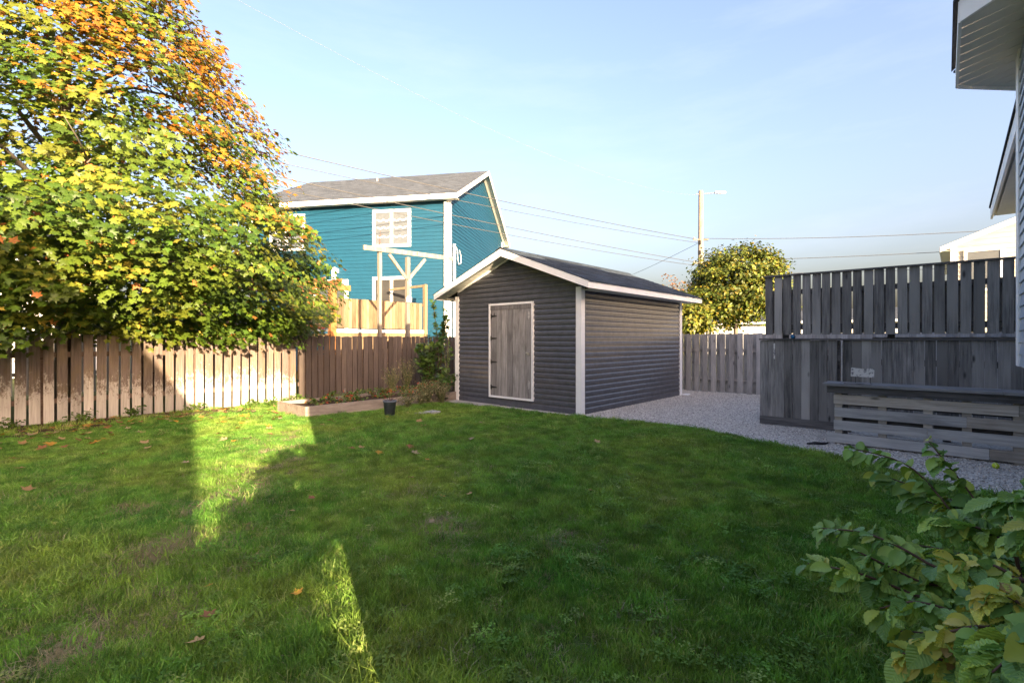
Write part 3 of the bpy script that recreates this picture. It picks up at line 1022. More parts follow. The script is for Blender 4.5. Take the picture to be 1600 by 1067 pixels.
# dropped black tool head by the pallet corner
hose = MB()
hose.tube([(-1.56, 7.98, 0.035), (-1.48, 8.06, 0.04), (-1.40, 8.12, 0.035), (-1.33, 8.14, 0.05)], [0.014, 0.022, 0.02, 0.012], 8)
tag(hose.build('garden_nozzle', 'black_metal', None, True), 'short black hose nozzle on the gravel by the pallet corner', 'nozzle')

# ------------------------------------------------------------------ generic house: walls with lap relief, gable roof, windows
def lapped_wall(m, p, q, z0, z1, out, lap=0.12, proud=0.022):
    """a wall face from p to q (xy), outside towards out, with a saw-tooth lap profile"""
    p, q, out = Vector((*p, 0)), Vector((*q, 0)), Vector((*out, 0)).normalized()
    z = z0
    while z < z1 - 1e-4:
        zt = min(z1, z + lap)
        pts = [p + Vector((0, 0, z)), p + out * proud + Vector((0, 0, z)), p + out * 0.002 + Vector((0, 0, zt)), p + Vector((0, 0, zt))]
        m.prism(pts, q - p)
        z += lap
    return m


def window(root, T, c, w, h, ax, out, cat_mats=('white', 'glass', 'curtain'), bars=1, curtains=True, dep=0.0):
    """window part (> frame bars, pane, curtain) on a wall; T maps local to world; ax along the wall, out outwards"""
    ax, out, c = Vector(ax), Vector(out), Vector(c)
    up_ = Vector((0, 0, 1))

    def slab(u0, u1, z0, z1, d0, d1):
        m = MB()
        pts = [c + ax * u0 + up_ * z0 + out * d0, c + ax * u1 + up_ * z0 + out * d0, c + ax * u1 + up_ * z1 + out * d0, c + ax * u0 + up_ * z1 + out * d0]
        m.prism(pts, out * (d1 - d0))
        m.v = [tuple(T @ Vector(v)) for v in m.v]
        return m
    fw = 0.13
    fr = slab(-w / 2 + fw, w / 2 - fw, -h / 2 + fw, h / 2 - fw, 0.016, 0.022).build('window', 'room' if not curtains else 'curtain', root)
    for a, b, c0, d0 in ((-w / 2, -w / 2 + fw, -h / 2, h / 2), (w / 2 - fw, w / 2, -h / 2, h / 2), (-w / 2 + fw, w / 2 - fw, h / 2 - fw, h / 2), (-w / 2 + fw, w / 2 - fw, -h / 2, -h / 2 + fw)):
        slab(a, b, c0, d0, 0.0, 0.055).build('frame', 'white', fr)
    for k in range(bars):
        u = -w / 2 + w * (k + 1) / (bars + 1)
        slab(u - 0.06, u + 0.06, -h / 2 + fw, h / 2 - fw, 0.0, 0.05).build('mullion', 'white', fr)
    if curtains:
        # scalloped lace: a darker strip of room shows between swags
        nb = bars + 1
        for k in range(nb):
            ua = -w / 2 + fw + (w - 2 * fw) * k / nb + 0.09
            ub = -w / 2 + fw + (w - 2 * fw) * (k + 1) / nb - 0.09
            for zz in (-h * 0.24, 0.0, h * 0.2):
                m = MB()
                S = 8
                lo = [c + ax * (ua + (ub - ua) * i / S) + up_ * (zz + 0.035 * math.cos(i / S * 4 * math.pi)) + out * 0.026 for i in range(S + 1)]
                hi = [q + up_ * 0.055 for q in lo]
                m.prism(lo + hi[::-1], out * 0.004)
                m.v = [tuple(T @ Vector(v)) for v in m.v]
                m.build('curtain_swag', 'white', fr)
    return fr


def gable_house(root, T, x0, x1, y0, y1, zw, ridge_axis, pitch, ov, wall_mat, roof_mat, lap=0.12, z0=0.0, trim='white', th=0.14):
    """walls and a gable roof in the local frame of T; ridge along ridge_axis"""
    def W(m):
        m.v = [tuple(T @ Vector(v)) for v in m.v]
        return m
    core = MB()
    if ridge_axis == 'x':
        ym = (y0 + y1) / 2
        zr = zw + (y1 - y0) / 2 * pitch
        core.prism([(x0, y0, z0), (x0, y1, z0), (x0, y1, zw), (x0, ym, zr), (x0, y0, zw)], (x1 - x0, 0, 0))
    else:
        xm = (x0 + x1) / 2
        zr = zw + (x1 - x0) / 2 * pitch
        core.prism([(x0, y0, z0), (x1, y0, z0), (x1, y0, zw), (xm, y0, zr), (x0, y0, zw)], (0, y1 - y0, 0))
    W(core).build('wall', wall_mat, root)
    m = MB()
    lapped_wall(m, (x0, y0), (x1, y0), z0, zw, (0, -1), lap)
    lapped_wall(m, (x1, y0), (x1, y1), z0, zw, (1, 0), lap)
    lapped_wall(m, (x0, y0), (x0, y1), z0, zw, (-1, 0), lap)
    # gable triangles
    z = zw
    while z < zr - 0.05:
        zt = min(z + lap, zr)
        for e in (0, 1):
            if ridge_axis == 'x':
                ha, hb = (zr - z) / pitch, (zr - zt) / pitch
                X = x1 if e else x0
                o = 1 if e else -1
                a = [(X, ym - ha, z), (X, ym + ha, z), (X, ym + hb, zt), (X, ym - hb, zt)]
                b = [(X + o * 0.014, ym - ha, z), (X + o * 0.014, ym + ha, z), (X + o * 0.002, ym + hb, zt), (X + o * 0.002, ym - hb, zt)]
            else:
                ha, hb = (zr - z) / pitch, (zr - zt) / pitch
                Y = y1 if e else y0
                o = 1 if e else -1
                a = [(xm - ha, Y, z), (xm + ha, Y, z), (xm + hb, Y, zt), (xm - hb, Y, zt)]
                b = [(xm - ha, Y + o * 0.014, z), (xm + ha, Y + o * 0.014, z), (xm + hb, Y + o * 0.002, zt), (xm - hb, Y + o * 0.002, zt)]
            k = len(m.v)
            m.v += a + b
            m.f += [tuple(k + i for i in q) for q in ((0, 1, 2, 3), (4, 5, 6, 7), (0, 1, 5, 4), (1, 2, 6, 5), (2, 3, 7, 6), (3, 0, 4, 7))]
        z += lap
    W(m).build('siding', wall_mat, root)
    for s in (1, -1):
        m = MB()
        if ridge_axis == 'x':
            ye = ym + s * ((y1 - y0) / 2 + ov)
            ze = zw - ov * pitch
            m.prism([(x0 - ov, ym, zr + 0.02), (x0 - ov, ye, ze + 0.02), (x0 - ov, ye, ze + th), (x0 - ov, ym, zr + th + 0.02)], (x1 - x0 + 2 * ov, 0, 0))
        else:
            xe = xm + s * ((x1 - x0) / 2 + ov)
            ze = zw - ov * pitch
            m.prism([(xm, y0 - ov, zr + 0.02), (xe, y0 - ov, ze + 0.02), (xe, y0 - ov, ze + th), (xm, y0 - ov, zr + th + 0.02)], (0, y1 - y0 + 2 * ov, 0))
        W(m).build('roof', roof_mat, root)
        # rake and eave fascias
        for e in (0, 1):
            m = MB()
            if ridge_axis == 'x':
                X = (x1 + ov + 0.003) if e else (x0 - ov - 0.033)
                m.prism([(X, ym, zr + th - 0.0), (X, ye, ze + th - 0.02), (X, ye, ze - 0.09), (X, ym, zr - 0.08)], (0.03, 0, 0))
            else:
                Y = (y1 + ov + 0.003) if e else (y0 - ov - 0.033)
                m.prism([(xm, Y, zr + th - 0.0), (xe, Y, ze + th - 0.02), (xe, Y, ze - 0.09), (xm, Y, zr - 0.08)], (0, 0.03, 0))
            W(m).build('rake_fascia', trim, root)
        m = MB()
        if ridge_axis == 'x':
            m.box(x0 - ov, x1 + ov, min(ye, ye + s * 0.03) + s * 0.003, max(ye, ye + s * 0.03) + s * 0.003, ze - 0.09, ze + th - 0.02)
        else:
            m.box(min(xe, xe + s * 0.03) + s * 0.003, max(xe, xe + s * 0.03) + s * 0.003, y0 - ov, y1 + ov, ze - 0.09, ze + th - 0.02)
        W(m).build('eave_fascia', trim, root)
        m = MB()
        if ridge_axis == 'x':
            yw = y1 if s > 0 else y0
            m.box(x0 - ov, x1 + ov, min(yw, ye), max(yw, ye), ze - 0.06, ze - 0.045)
        else:
            xw = x1 if s > 0 else x0
            m.box(min(xw, xe), max(xw, xe), y0 - ov, y1 + ov, ze - 0.06, ze - 0.045)
        W(m).build('soffit', 'soffit', root)
        for e in (0, 1):
            m = MB()
            if ridge_axis == 'x':
                X = x1 + 0.035 if e else x0 - ov
                m.prism([(X, ym, zr), (X, ye, ze), (X, ye, ze + 0.015), (X, ym, zr + 0.015)], (ov - 0.035, 0, 0))
            else:
                Y = y1 + 0.035 if e else y0 - ov
                m.prism([(xm, Y, zr), (xe, Y, ze), (xe, Y, ze + 0.015), (xm, Y, zr + 0.015)], (0, ov - 0.035, 0))
            W(m).build('rake_soffit', 'soffit', root)
    for cx, sx in ((x0, -1), (x1, 1)):
        for cy, sy in ((y0, -1), (y1, 1)):
            m = MB()
            m.prism([(cx + sx * 0.03, cy + sy * 0.03, z0 + 0.01), (cx - sx * 0.16, cy + sy * 0.03, z0 + 0.01), (cx - sx * 0.16, cy, z0 + 0.01), (cx, cy, z0 + 0.01), (cx, cy - sy * 0.16, z0 + 0.01), (cx + sx * 0.03, cy - sy * 0.16, z0 + 0.01)], (0, 0, zw - z0 - 0.02))
            W(m).build('corner_trim', trim, root)
    return zr


def house_frame(o):
    return world_of(o)


# ------------------------------------------------------------------ teal house beyond the side fence
bh = thing('teal_house', 'two storey teal sided house with white trim and a tan roof', 'house', (-16.70, 14.58, 0), R(31.0))
T = world_of(bh)
BL, BD, BE, BP = 10.0, 11.2, 7.90, 0.485
gable_house(bh, T, -BL, 0, 0, BD, BE, 'x', BP, 0.42, 'teal', 'shingle_tan', 0.165)
window(bh, T, (-2.74, 0, 6.51), 1.84, 1.70, (1, 0, 0), (0, -1, 0))
window(bh, T, (-8.0, 0, 6.51), 1.84, 1.70, (1, 0, 0), (0, -1, 0))
window(bh, T, (-2.74, 0, 3.55), 1.84, 1.55, (1, 0, 0), (0, -1, 0), curtains=False)


def Tbox(T, x0, x1, y0, y1, z0, z1):
    m = MB().box(x0, x1, y0, y1, z0, z1)
    m.v = [tuple(T @ Vector(v)) for v in m.v]
    return m


dr = Tbox(T, -6.5, -4.98, -0.03, 0.02, 1.85, 4.1).build('patio_door', 'glass', bh)
for a, b, c0, d0 in ((-6.64, -6.46, 1.8, 4.24), (-5.04, -4.86, 1.8, 4.24), (-6.46, -5.04, 4.06, 4.24), (-5.82, -5.68, 1.85, 4.06)):
    Tbox(T, a, b, -0.07, -0.032, c0, d0).build('frame', 'white', dr)
Tbox(T, -5.62, -5.46, -0.16, -0.02, 4.26, 4.80).build('vent_pipe', 'white', bh)
Tbox(T, -5.46, -5.34, -0.16, -0.03, 4.55, 4.74).build('vent_pipe_elbow', 'white', bh)
Tbox(T, -0.22, -0.12, -0.15, -0.05, 0.2, 7.55).build('downspout', 'white', bh)
m = MB()
m.tube([T @ Vector(q) for q in ((0.12, 0.28, 0.3), (0.12, 0.28, 5.75))], 0.06, 8)
m.build('service_mast', 'white', bh)
m = MB()
m.tube([T @ Vector(q) for q in ((0.13, 0.3, 5.7), (0.2, 0.45, 5.5), (0.16, 0.65, 5.15), (0.12, 0.95, 4.95), (0.12, 1.3, 5.05), (0.15, 1.2, 5.35), (0.2, 0.8, 5.55))], 0.018, 6)
m.build('service_cable', 'white', bh)
Tbox(T, -5.6, -5.5, BD / 2 - 1.3, BD / 2 - 1.2, 9.7, 10.35).build('roof_vent', 'metal', bh)

# deck of the teal house
DKX = -16.3
dk = thing('raised_deck', 'tan board railing of the raised deck in front of the teal house', 'deck', (DKX, 10.6, 0))
cd_b = [board_mesh('board', 0.131, 1.06, 0.022, 'cedar', 'y', 0.006, 100 + i) for i in range(5)]
y = 7.35
i = 0
while y < 12.75:
    if not (8.55 < y < 8.95):
        inst('board', cd_b[i % 5], dk, (random.uniform(-0.003, 0.003), y - 10.6, 1.90))
    y += 0.143
    i += 1
MB().box(DKX - 0.03, DKX + 0.035, 8.95, 12.8, 1.74, 1.86).build('white_band', 'white', dk)
MB().box(DKX - 0.02, DKX + 0.02, 8.95, 12.8, 1.56, 1.735).build('rim_joist', 'cedar', dk)
for k in range(11):
    MB().box(DKX - 0.06, DKX - 0.035, 8.97 + 0.35 * k, 9.31 + 0.35 * k, 0.0, 1.552).build('skirt_board', 'cedar', dk)
MB().box(DKX - 2.6, DKX - 0.065, 7.3, 12.6, 1.58, 1.70).build('deck_floor', 'cedar', dk)
MB().box(DKX - 0.05, DKX - 0.012, 7.3, 8.5, 1.30, 1.58).build('rim_joist', 'rail_brown', dk)
MB().box(DKX + 0.012, DKX + 0.24, 3.2, 8.52, 1.77, 1.86).build('bench_top', 'slate_board', dk)
MB().box(DKX + 0.10, DKX + 0.22, 7.35, 8.4, 1.862, 1.90).build('red_cushion', 'red', dk)
MB().box(DKX - 0.04, DKX + 0.008, 3.2, 7.2, 0.0, 1.76).build('skirt_panel', 'rail_brown', dk)
for y in (12.82, ):
    MB().box(DKX - 0.07, DKX + 0.07, y, y + 0.13, 0, 3.75).build('end_post', 'cedar', dk)
MB().box(DKX - 2.5, DKX - 0.072, 12.84, 12.93, 2.85, 2.95).build('stair_rail', 'cedar', dk)
MB().box(DKX - 2.5, DKX - 0.072, 12.84, 12.93, 3.65, 3.74).build('stair_rail', 'cedar', dk)

pg = thing('pergola', 'orange stained timber pergola with rafter tails on the deck', 'pergola', (DKX + 0.1, 8.75, 0))
MB().box(DKX - 0.01, DKX + 0.21, 8.64, 8.86, 0, 3.22).build('post', 'orange_wood', pg)
MB().box(DKX - 0.01, DKX + 0.21, 5.4, 5.62, 0, 3.22).build('post', 'orange_wood', pg)
MB().box(DKX - 2.3, DKX - 2.1, 8.64, 8.86, 0, 3.22).build('post', 'orange_wood', pg)
MB().box(DKX - 2.3, DKX - 2.1, 5.4, 5.62, 0, 3.22).build('post', 'orange_wood', pg)
MB().box(DKX + 0.03, DKX + 0.11, 4.9, 9.45, 3.222, 3.42).build('beam', 'orange_wood', pg)
MB().box(DKX - 2.25, DKX - 2.17, 4.9, 9.45, 3.222, 3.42).build('beam', 'orange_wood', pg)
for y in np.arange(5.1, 9.3, 0.62):
    m = MB()
    m.prism([(DKX + 0.55, y, 3.50), (DKX + 0.55, y, 3.58), (DKX - 2.7, y, 3.58), (DKX - 2.7, y, 3.50), (DKX - 2.5, y, 3.422), (DKX + 0.35, y, 3.422)], (0, 0.07, 0))
    m.build('rafter', 'orange_wood', pg)
MB().bar((DKX + 0.1, 8.66, 2.62), (DKX + 0.1, 8.02, 3.25), 0.09, 0.09, (1, 0, 0)).build('brace', 'orange_wood', pg)
MB().bar((DKX + 0.1, 5.6, 2.62), (DKX + 0.1, 6.24, 3.25), 0.09, 0.09, (1, 0, 0)).build('brace', 'orange_wood', pg)

# clothes line frame just behind the fence
CX = -12.35
cl = thing('arbour_frame', 'weathered timber frame with a long cross beam and braces behind the fence', 'frame', (CX, 9.0, 0))
PA, PB = 8.12, 9.10
MB().box(CX - 0.05, CX + 0.05, PA - 0.045, PA + 0.045, 0, 4.02).build('post', 'post_wood', cl)
MB().box(CX - 0.055, CX + 0.055, PB - 0.055, PB + 0.055, 0, 3.97).build('post', 'post_wood', cl)
MB().bar((CX + 0.075, 7.55, 4.05), (CX + 0.075, 10.85, 4.13), 0.045, 0.13).build('cross_beam', 'post_wood', cl)
MB().bar((CX, PB - 0.05, 3.33), (CX, PB - 0.66, 3.98), 0.05, 0.09).build('brace', 'post_wood', cl)
MB().bar((CX, PB + 0.05, 3.33), (CX, PB + 0.66, 3.99), 0.05, 0.09).build('brace', 'post_wood', cl)
m = MB()
for k in range(14):
    z = 4.02 + 0.035 * k
    m.tube([(CX, PA, z), (CX + random.uniform(-0.06, 0.06), PA + random.uniform(-0.08, 0.08), z + 0.06)], [0.008, 0.003], 5)
m.tube([(CX, PA, 4.0), (CX + 0.01, PA + 0.02, 4.62)], [0.012, 0.006], 5)
m.build('dry_vine', 'twig', cl)
m = MB().lathe([(0.0, 0.0), (0.08, 0.0), (0.09, 0.12), (0.0, 0.2)], (CX + 0.07, PB, 2.62), 10)
m.build('lantern', 'white', cl)

# grey fence glimpsed past the maple
gf = thing('board_fence', 'weathered blue grey board fence beyond the maple tree', 'fence', (-18.6, 2.0, 0))
gb2 = [board_mesh('board', 0.13, 1.9, 0.02, 'grey_fence', 'y', 0.015, 140 + i) for i in range(4)]
for k in range(52):
    inst('board', gb2[k % 4], gf, (0, -6.0 + 0.19 * k, 0.0))
MB().box(-18.66, -18.615, -4.1, 6.0, 0.5, 0.6).build('rail', 'grey_rail', gf)
MB().box(-18.66, -18.615, -4.1, 6.0, 1.5, 1.6).build('rail', 'grey_rail', gf)

# ------------------------------------------------------------------ the house beside the camera
oh = thing('own_house', 'house with slate blue siding, white trim and a cantilevered bay', 'house', (5.5, 7.5, 0))
Id = Matrix.Identity(4)
HX0, HX1, HY0, HY1, HZ = 1.06, 10.0, -0.06, 15.1, 4.40
HP = 0.335
gable_house(oh, Id, HX0, HX1, HY0, HY1, HZ + 0.10, 'y', HP, 0.44, 'navy', 'shingle_dark', 0.12, 0.0, th=0.12)
# soffit panels along the eave seen from below
for k in range(40):
    y = 6.2 + 0.24 * k
    if y > 15.3:
        break
    MB().box(0.66, 1.04, y, y + 0.232, 4.225, 4.245).build('soffit_panel', 'soffit', oh)
MB().box(0.555, 0.66, -0.52, 15.56, 4.452, 4.498).build('shingle_edge', 'shingle_dark', oh)
MB().box(0.578, 0.614, -0.5, 15.54, 4.20, 4.449).build('gutter_board', 'white', oh)
# bay: 45 degree sides, floor at 1.24 m
BZ0, BZ1 = 1.24, 4.33
wall_pts = [(1.056, 5.15), (0.474, 5.73), (0.474, 7.16), (1.056, 7.74)]
bay = MB().prism([(x, y, BZ0) for x, y in wall_pts], (0, 0, BZ1 - BZ0)).build('bay', 'navy', oh)
for (p_, q_) in zip(wall_pts[:-1], wall_pts[1:]):
    d = Vector((q_[0] - p_[0], q_[1] - p_[1])).normalized()
    outv = (-d.y, d.x)
    L = (Vector(q_) - Vector(p_)).length
    z = BZ0
    while z < BZ1 - 0.05:
        m = lapped_wall(MB(), (p_[0] + d.x * 0.05, p_[1] + d.y * 0.05), (q_[0] - d.x * 0.05, q_[1] - d.y * 0.05), z, min(z + 0.115, BZ1), outv, 0.115, 0.016)
        m.build('siding_course', 'navy', bay)
        z += 0.115
for (x, y, a) in ((0.474, 7.16, 22.5), (0.474, 5.73, -22.5)):
    m = MB()
    for s in (1, -1):
        t = Vector((0, s)) if (a > 0) == (s < 0) else Vector((1, s)).normalized()
        nrm = Vector((-1, 0)) if t.x == 0 else Vector((-1, s)).normalized()
        tw_ = 0.26 if t.x == 0 else 0.09
        pts = [Vector((x, y)) + nrm * 0.002, Vector((x, y)) + nrm * 0.022 - t * 0.004, Vector((x, y)) + t * tw_ + nrm * 0.022, Vector((x, y)) + t * tw_ + nrm * 0.002]
        m.prism([(q.x, q.y, BZ0 - 0.005) for q in pts], (0, 0, BZ1 - BZ0))
    m.build('corner_trim', 'white', bay)
eave = [(0.62, 5.36), (0.04, 5.93), (0.02, 7.45), (0.56, 8.0)]
es = 4.33
inner_w = [(1.056, 5.2), (0.476, 5.735), (0.476, 7.155), (1.056, 7.735)]
for k in range(3):
    a0, a1 = Vector(eave[k]), Vector(eave[k + 1])
    w0, w1 = Vector(inner_w[k]), Vector(inner_w[k + 1])
    np_ = 8 if k == 1 else 5
    for j in range(np_):
        f0, f1 = j / np_, (j + 1) / np_ - 0.012
        pts = [a0.lerp(a1, f0), a0.lerp(a1, f1), w0.lerp(w1, f1), w0.lerp(w1, f0)]
        MB().prism([(q.x, q.y, es) for q in pts], (0, 0, 0.012)).build('soffit_panel', 'soffit', bay)
    d = (a1 - a0).normalized()
    nn = Vector((-d.y, d.x))
    pts = [a0, a1, a1 + nn * 0.025, a0 + nn * 0.025]
    MB().prism([(q.x, q.y, es - 0.03) for q in pts], (0, 0, 0.19)).build('fascia', 'white', bay)
    # stepped shingle courses up the bay roof
    r0, r1 = Vector((1.06, 6.0 if k else 5.3)), Vector((1.06, 6.9 if k < 2 else 7.8))
    if k == 0:
        r0, r1 = Vector((1.06, 5.3)), Vector((1.06, 6.1))
    if k == 2:
        r0, r1 = Vector((1.06, 6.9)), Vector((1.06, 7.8))
    b0, b1 = a0 + nn * 0.06, a1 + nn * 0.06
    for c_ in range(7):
        t0, t1 = c_ / 7, (c_ + 1) / 7
        q0, q1, q2, q3 = b0.lerp(r0, t0), b1.lerp(r1, t0), b1.lerp(r1, t1), b0.lerp(r0, t1)
        za, zb = es + 0.165 + 0.75 * t0, es + 0.165 + 0.75 * t1
        m = MB()
        m.v = [(q0.x, q0.y, za), (q1.x, q1.y, za), (q2.x, q2.y, zb), (q3.x, q3.y, zb), (q0.x, q0.y, za + 0.022), (q1.x, q1.y, za + 0.022), (q2.x, q2.y, zb + 0.004), (q3.x, q3.y, zb + 0.004)]
        m.f = [(0, 1, 2, 3), (4, 5, 6, 7), (0, 1, 5, 4), (1, 2, 6, 5), (2, 3, 7, 6), (3, 0, 4, 7)]
        m.build('shingle_course', 'shingle_dark', bay)

# ------------------------------------------------------------------ neighbouring houses
nh = thing('neighbour_house', 'cream sided house with a white gable edge beyond the dark screen', 'house', (4.5, 32.0, 0))
gable_house(nh, Id, -0.15, 9.0, 28.4, 38.0, 5.45, 'y', 0.40, 0.35, 'cream', 'shingle_tan', 0.2)
wd = MB().box(0.35, 1.35, 28.34, 28.39, 3.6, 5.15).build('window', 'slate_board', nh)
for a, b, c0, d0 in ((0.25, 0.35, 3.5, 5.25), (1.35, 1.45, 3.5, 5.25), (0.35, 1.35, 5.15, 5.25), (0.35, 1.35, 3.5, 3.6)):
    MB().box(a, b, 28.32, 28.385, c0, d0).build('frame', 'white', wd)

# low white house far behind the back fence
fh = thing('far_house', 'low pale house behind the round maple beyond the back fence', 'house', (-9.0, 52.0, 0))
gable_house(fh, Id, -20.0, 3.0, 50.0, 58.0, 3.1, 'x', 0.25, 0.4, 'offwhite', 'shingle_tan', 0.2)
lh = thing('far_house', 'white sided house glimpsed through the leaves behind the large maple', 'house', (-31.0, -2.0, 0))
gable_house(lh, Id, -36.0, -27.0, -8.0, 4.0, 4.6, 'y', 0.45, 0.4, 'offwhite', 'shingle_dark', 0.15)

# the house across the side yard, whose gable shades the left of the lawn
ea = Vector((9.02, -4.32))
rake = Vector((-0.981, -0.187)).normalized()
rzn = math.atan2(-rake.y, -rake.x)
HW = 5.4
sh2 = thing('neighbour_house', 'beige gabled house across the side yard, behind the photographer', 'house', (ea.x, ea.y, 0), rzn)
T2 = world_of(sh2)
gable_house(sh2, T2, -2 * HW + 0.35, -0.35, -9.0, -0.35, 2.60 + 0.35 * 0.64 - 0.1, 'y', 0.64, 0.35, 'beige', 'shingle_dark', 0.12)

# ------------------------------------------------------------------ utility pole and wires
UX, UY = -11.5, 30.0
po = thing('utility_pole', 'tall weathered wooden utility pole with a street lamp arm', 'pole', (UX, UY, 0))
MB().tube([(UX, UY, 0), (UX, UY, 5), (UX, UY, 10.45)], [0.19, 0.17, 0.13], 12).build('shaft', 'pole_wood', po, True)
fr_d = Vector((0.746, 0.666, 0))          # right as seen from the yard
MB().tube([Vector((UX, UY, 10.25)), Vector((UX, UY, 10.3)) + fr_d * 0.6, Vector((UX, UY, 10.35)) + fr_d * 0.9], 0.03, 6).build('lamp_arm', 'metal', po)
MB().bar(Vector((UX, UY, 10.35)) + fr_d * 0.85, Vector((UX, UY, 10.33)) + fr_d * 1.45, 0.2, 0.09).build('lamp_head', 'metal', po)
MB().tube([Vector((UX, UY, 10.25)) - fr_d * 0.3, Vector((UX, UY, 10.25)) + fr_d * 0.1], 0.025, 6).build('pin_bracket', 'metal', po)
for z in (7.5, 6.1):
    MB().bar(Vector((UX, UY, z)) - fr_d * 0.45, Vector((UX, UY, z)) + fr_d * 0.45, 0.08, 0.09).build('cross_bracket', 'pole_wood', po)
    MB().lathe([(0, 0), (0.05, 0.0), (0.06, 0.06), (0.03, 0.12), (0, 0.13)], tuple(Vector((UX, UY, z + 0.05)) - fr_d * 0.4), 8).build('insulator', 'metal', po)
for z in (7.2, 6.6, 5.85):
    MB().bar(Vector((UX, UY - 0.2, z)), Vector((UX, UY - 0.2, z + 0.22)), 0.14, 0.14, (0, 1, 0)).build('junction_box', 'black_metal', po)


def px_point(px, py, Z):
    X = (px - 800) / 777 * Z
    return Vector((0.746 * X - 0.666 * Z, 0.666 * X + 0.746 * Z, 1.5 + (530 - py) / 777 * Z))


def wire(a, b, sag, label, r=0.014, mat='wire'):
    a, b = Vector(a), Vector(b)
    N = 28
    pts = []
    for k in range(N + 1):
        t = k / N
        q = a.lerp(b, t)
        q.z -= sag * 4 * t * (1 - t)
        pts.append(q)
    o = MB().tube(pts, r, 5).build('power_line', mat)
    return tag(o, label, 'power line', 'power lines on the utility pole')


top = Vector((UX, UY, 0))
W_L = ((7.55, (-24.0, -10.0, 10.0), 0.5, 'upper black line from the pole across the front of the teal house', 0.018),
       (7.35, (-24.2, -10.0, 9.6), 0.6, 'second black line just under the upper one, passing the teal house', 0.014),
       (6.15, (-24.4, -10.0, 9.5), 0.5, 'third black line from the pole, passing below the teal eaves', 0.016),
       (5.95, (-24.6, -10.0, 9.1), 0.6, 'lowest black line from the pole passing the teal house', 0.014))
for z, e, s, lb, r in W_L:
    wire(top + Vector((-0.2, 0, z)), e, s, lb, r)
W_R = ((7.55, (20.0, 42.0, 8.3), 0.9, 'upper black line from the pole towards the cream house', 0.016),
       (6.2, (20.0, 42.0, 7.0), 0.5, 'middle black line from the pole towards the cream house', 0.016),
       (5.4, (20.0, 42.0, 6.0), 0.5, 'lowest black line from the pole towards the cream house', 0.012))
for z, e, s, lb, r in W_R:
    wire(top + Vector((0.2, 0, z)), e, s, lb, r)
wire(top + Vector((0, 0, 10.2)), px_point(330, -22, 9.0), 0.9, 'pale overhead line climbing from the pole top over the yard', 0.0022, 'pale_wire')
wire(top + Vector((-0.2, 0, 7.3)), (-30.0, 40.0, 5.3), 0.4, 'thin service drop from the pole down to a far house', 0.012)

# ------------------------------------------------------------------ trees
def tree_skeleton(root, base, height, crown_z, reach, limbs, r0, seed):
    rr = random.Random(seed)
    bx, by = base
    pts = [(bx, by, -0.05)]
    for k in range(1, 7):
        t = k / 6
        pts.append((bx + rr.uniform(-0.08, 0.08) * t, by + rr.uniform(-0.08, 0.08) * t, height * t))
    MB().tube(pts, [r0 * (1.15 - 0.95 * k / 6) for k in range(7)], 10).build('trunk', 'bark', root, True)
    for k in range(limbs):
        a = 2 * math.pi * k / limbs + rr.uniform(-0.3, 0.3)
        t = rr.uniform(0.0, 0.75)
        zs = crown_z + (height - crown_z) * t
        rc = reach * (1 - 0.75 * t) * rr.uniform(0.65, 0.9)
        p0 = Vector((bx, by, zs))
        p3 = p0 + Vector((math.cos(a) * rc, math.sin(a) * rc, rr.uniform(0.1, 0.45) * rc))
        mid = p0.lerp(p3, 0.5) + Vector((0, 0, 0.12 * rc))
        m = MB().tube([p0, p0.lerp(mid, 0.6), mid, mid.lerp(p3, 0.6) + Vector((rr.uniform(-.1, .1), rr.uniform(-.1, .1), 0)), p3], [r0 * 0.42 * (1 - 0.6 * t), r0 * 0.34 * (1 - 0.6 * t), r0 * 0.25 * (1 - 0.5 * t), r0 * 0.15, 0.008], 7)
        for j in range(4):
            s = mid.lerp(p3, rr.uniform(0.0, 0.9))
            e = s + Vector((rr.uniform(-1, 1), rr.uniform(-1, 1), rr.uniform(-0.25, 0.5))) * rc * 0.28
            m.tube([s, s.lerp(e, 0.5) + Vector((0, 0, 0.04)), e], [r0 * 0.11, r0 * 0.07, 0.004], 5)
        m.build('limb', 'bark', root, True)


def pick_cols(rng, n, palette, w):
    idx = rng.choice(len(palette), n, p=np.array(w) / np.sum(w))
    c = np.array(palette)[idx]
    return c * rng.uniform(0.72, 1.25, (n, 1)) * rng.uniform(0.92, 1.08, (n, 3))


# the large maple behind the side fence
MXc, MYc = -12.75, 1.42
maple = thing('maple_tree', 'large maple turning from green to orange, overhanging the brown picket fence', 'tree', (MXc, MYc, 0))
tree_skeleton(maple, (MXc, MYc), 9.0, 2.0, 4.5, 22, 0.17, 5)
prof_z = np.array([1.25, 1.7, 2.3, 3.0, 3.7, 4.4, 5.0, 6.0, 7.0, 8.0, 9.0, 9.9])
prof_r = np.array([3.6, 4.3, 4.75, 4.85, 4.55, 4.05, 3.85, 3.45, 2.9, 2.25, 1.5, 0.3])
rng = np.random.default_rng(21)
NC = 2100
zz = rng.uniform(1.45, 9.8, NC * 3)
keep = rng.uniform(0, 5.0, NC * 3) < np.interp(zz, prof_z, prof_r)
zz = zz[keep][:NC]
NC = len(zz)
th_ = rng.uniform(0, 2 * np.pi, NC)
lump = np.array([mnoise.noise(Vector((math.cos(a) * 1.9, math.sin(a) * 1.9, z * 0.75))) for a, z in zip(th_, zz)])
lump2 = np.array([mnoise.noise(Vector((math.cos(a) * 4.5, math.sin(a) * 4.5, z * 1.9 + 9))) for a, z in zip(th_, zz)])
rad = np.interp(zz, prof_z, prof_r) * (1 + 0.18 * lump + 0.13 * lump2) * (1 - 0.62 * rng.uniform(0, 1, NC) ** 2.4)
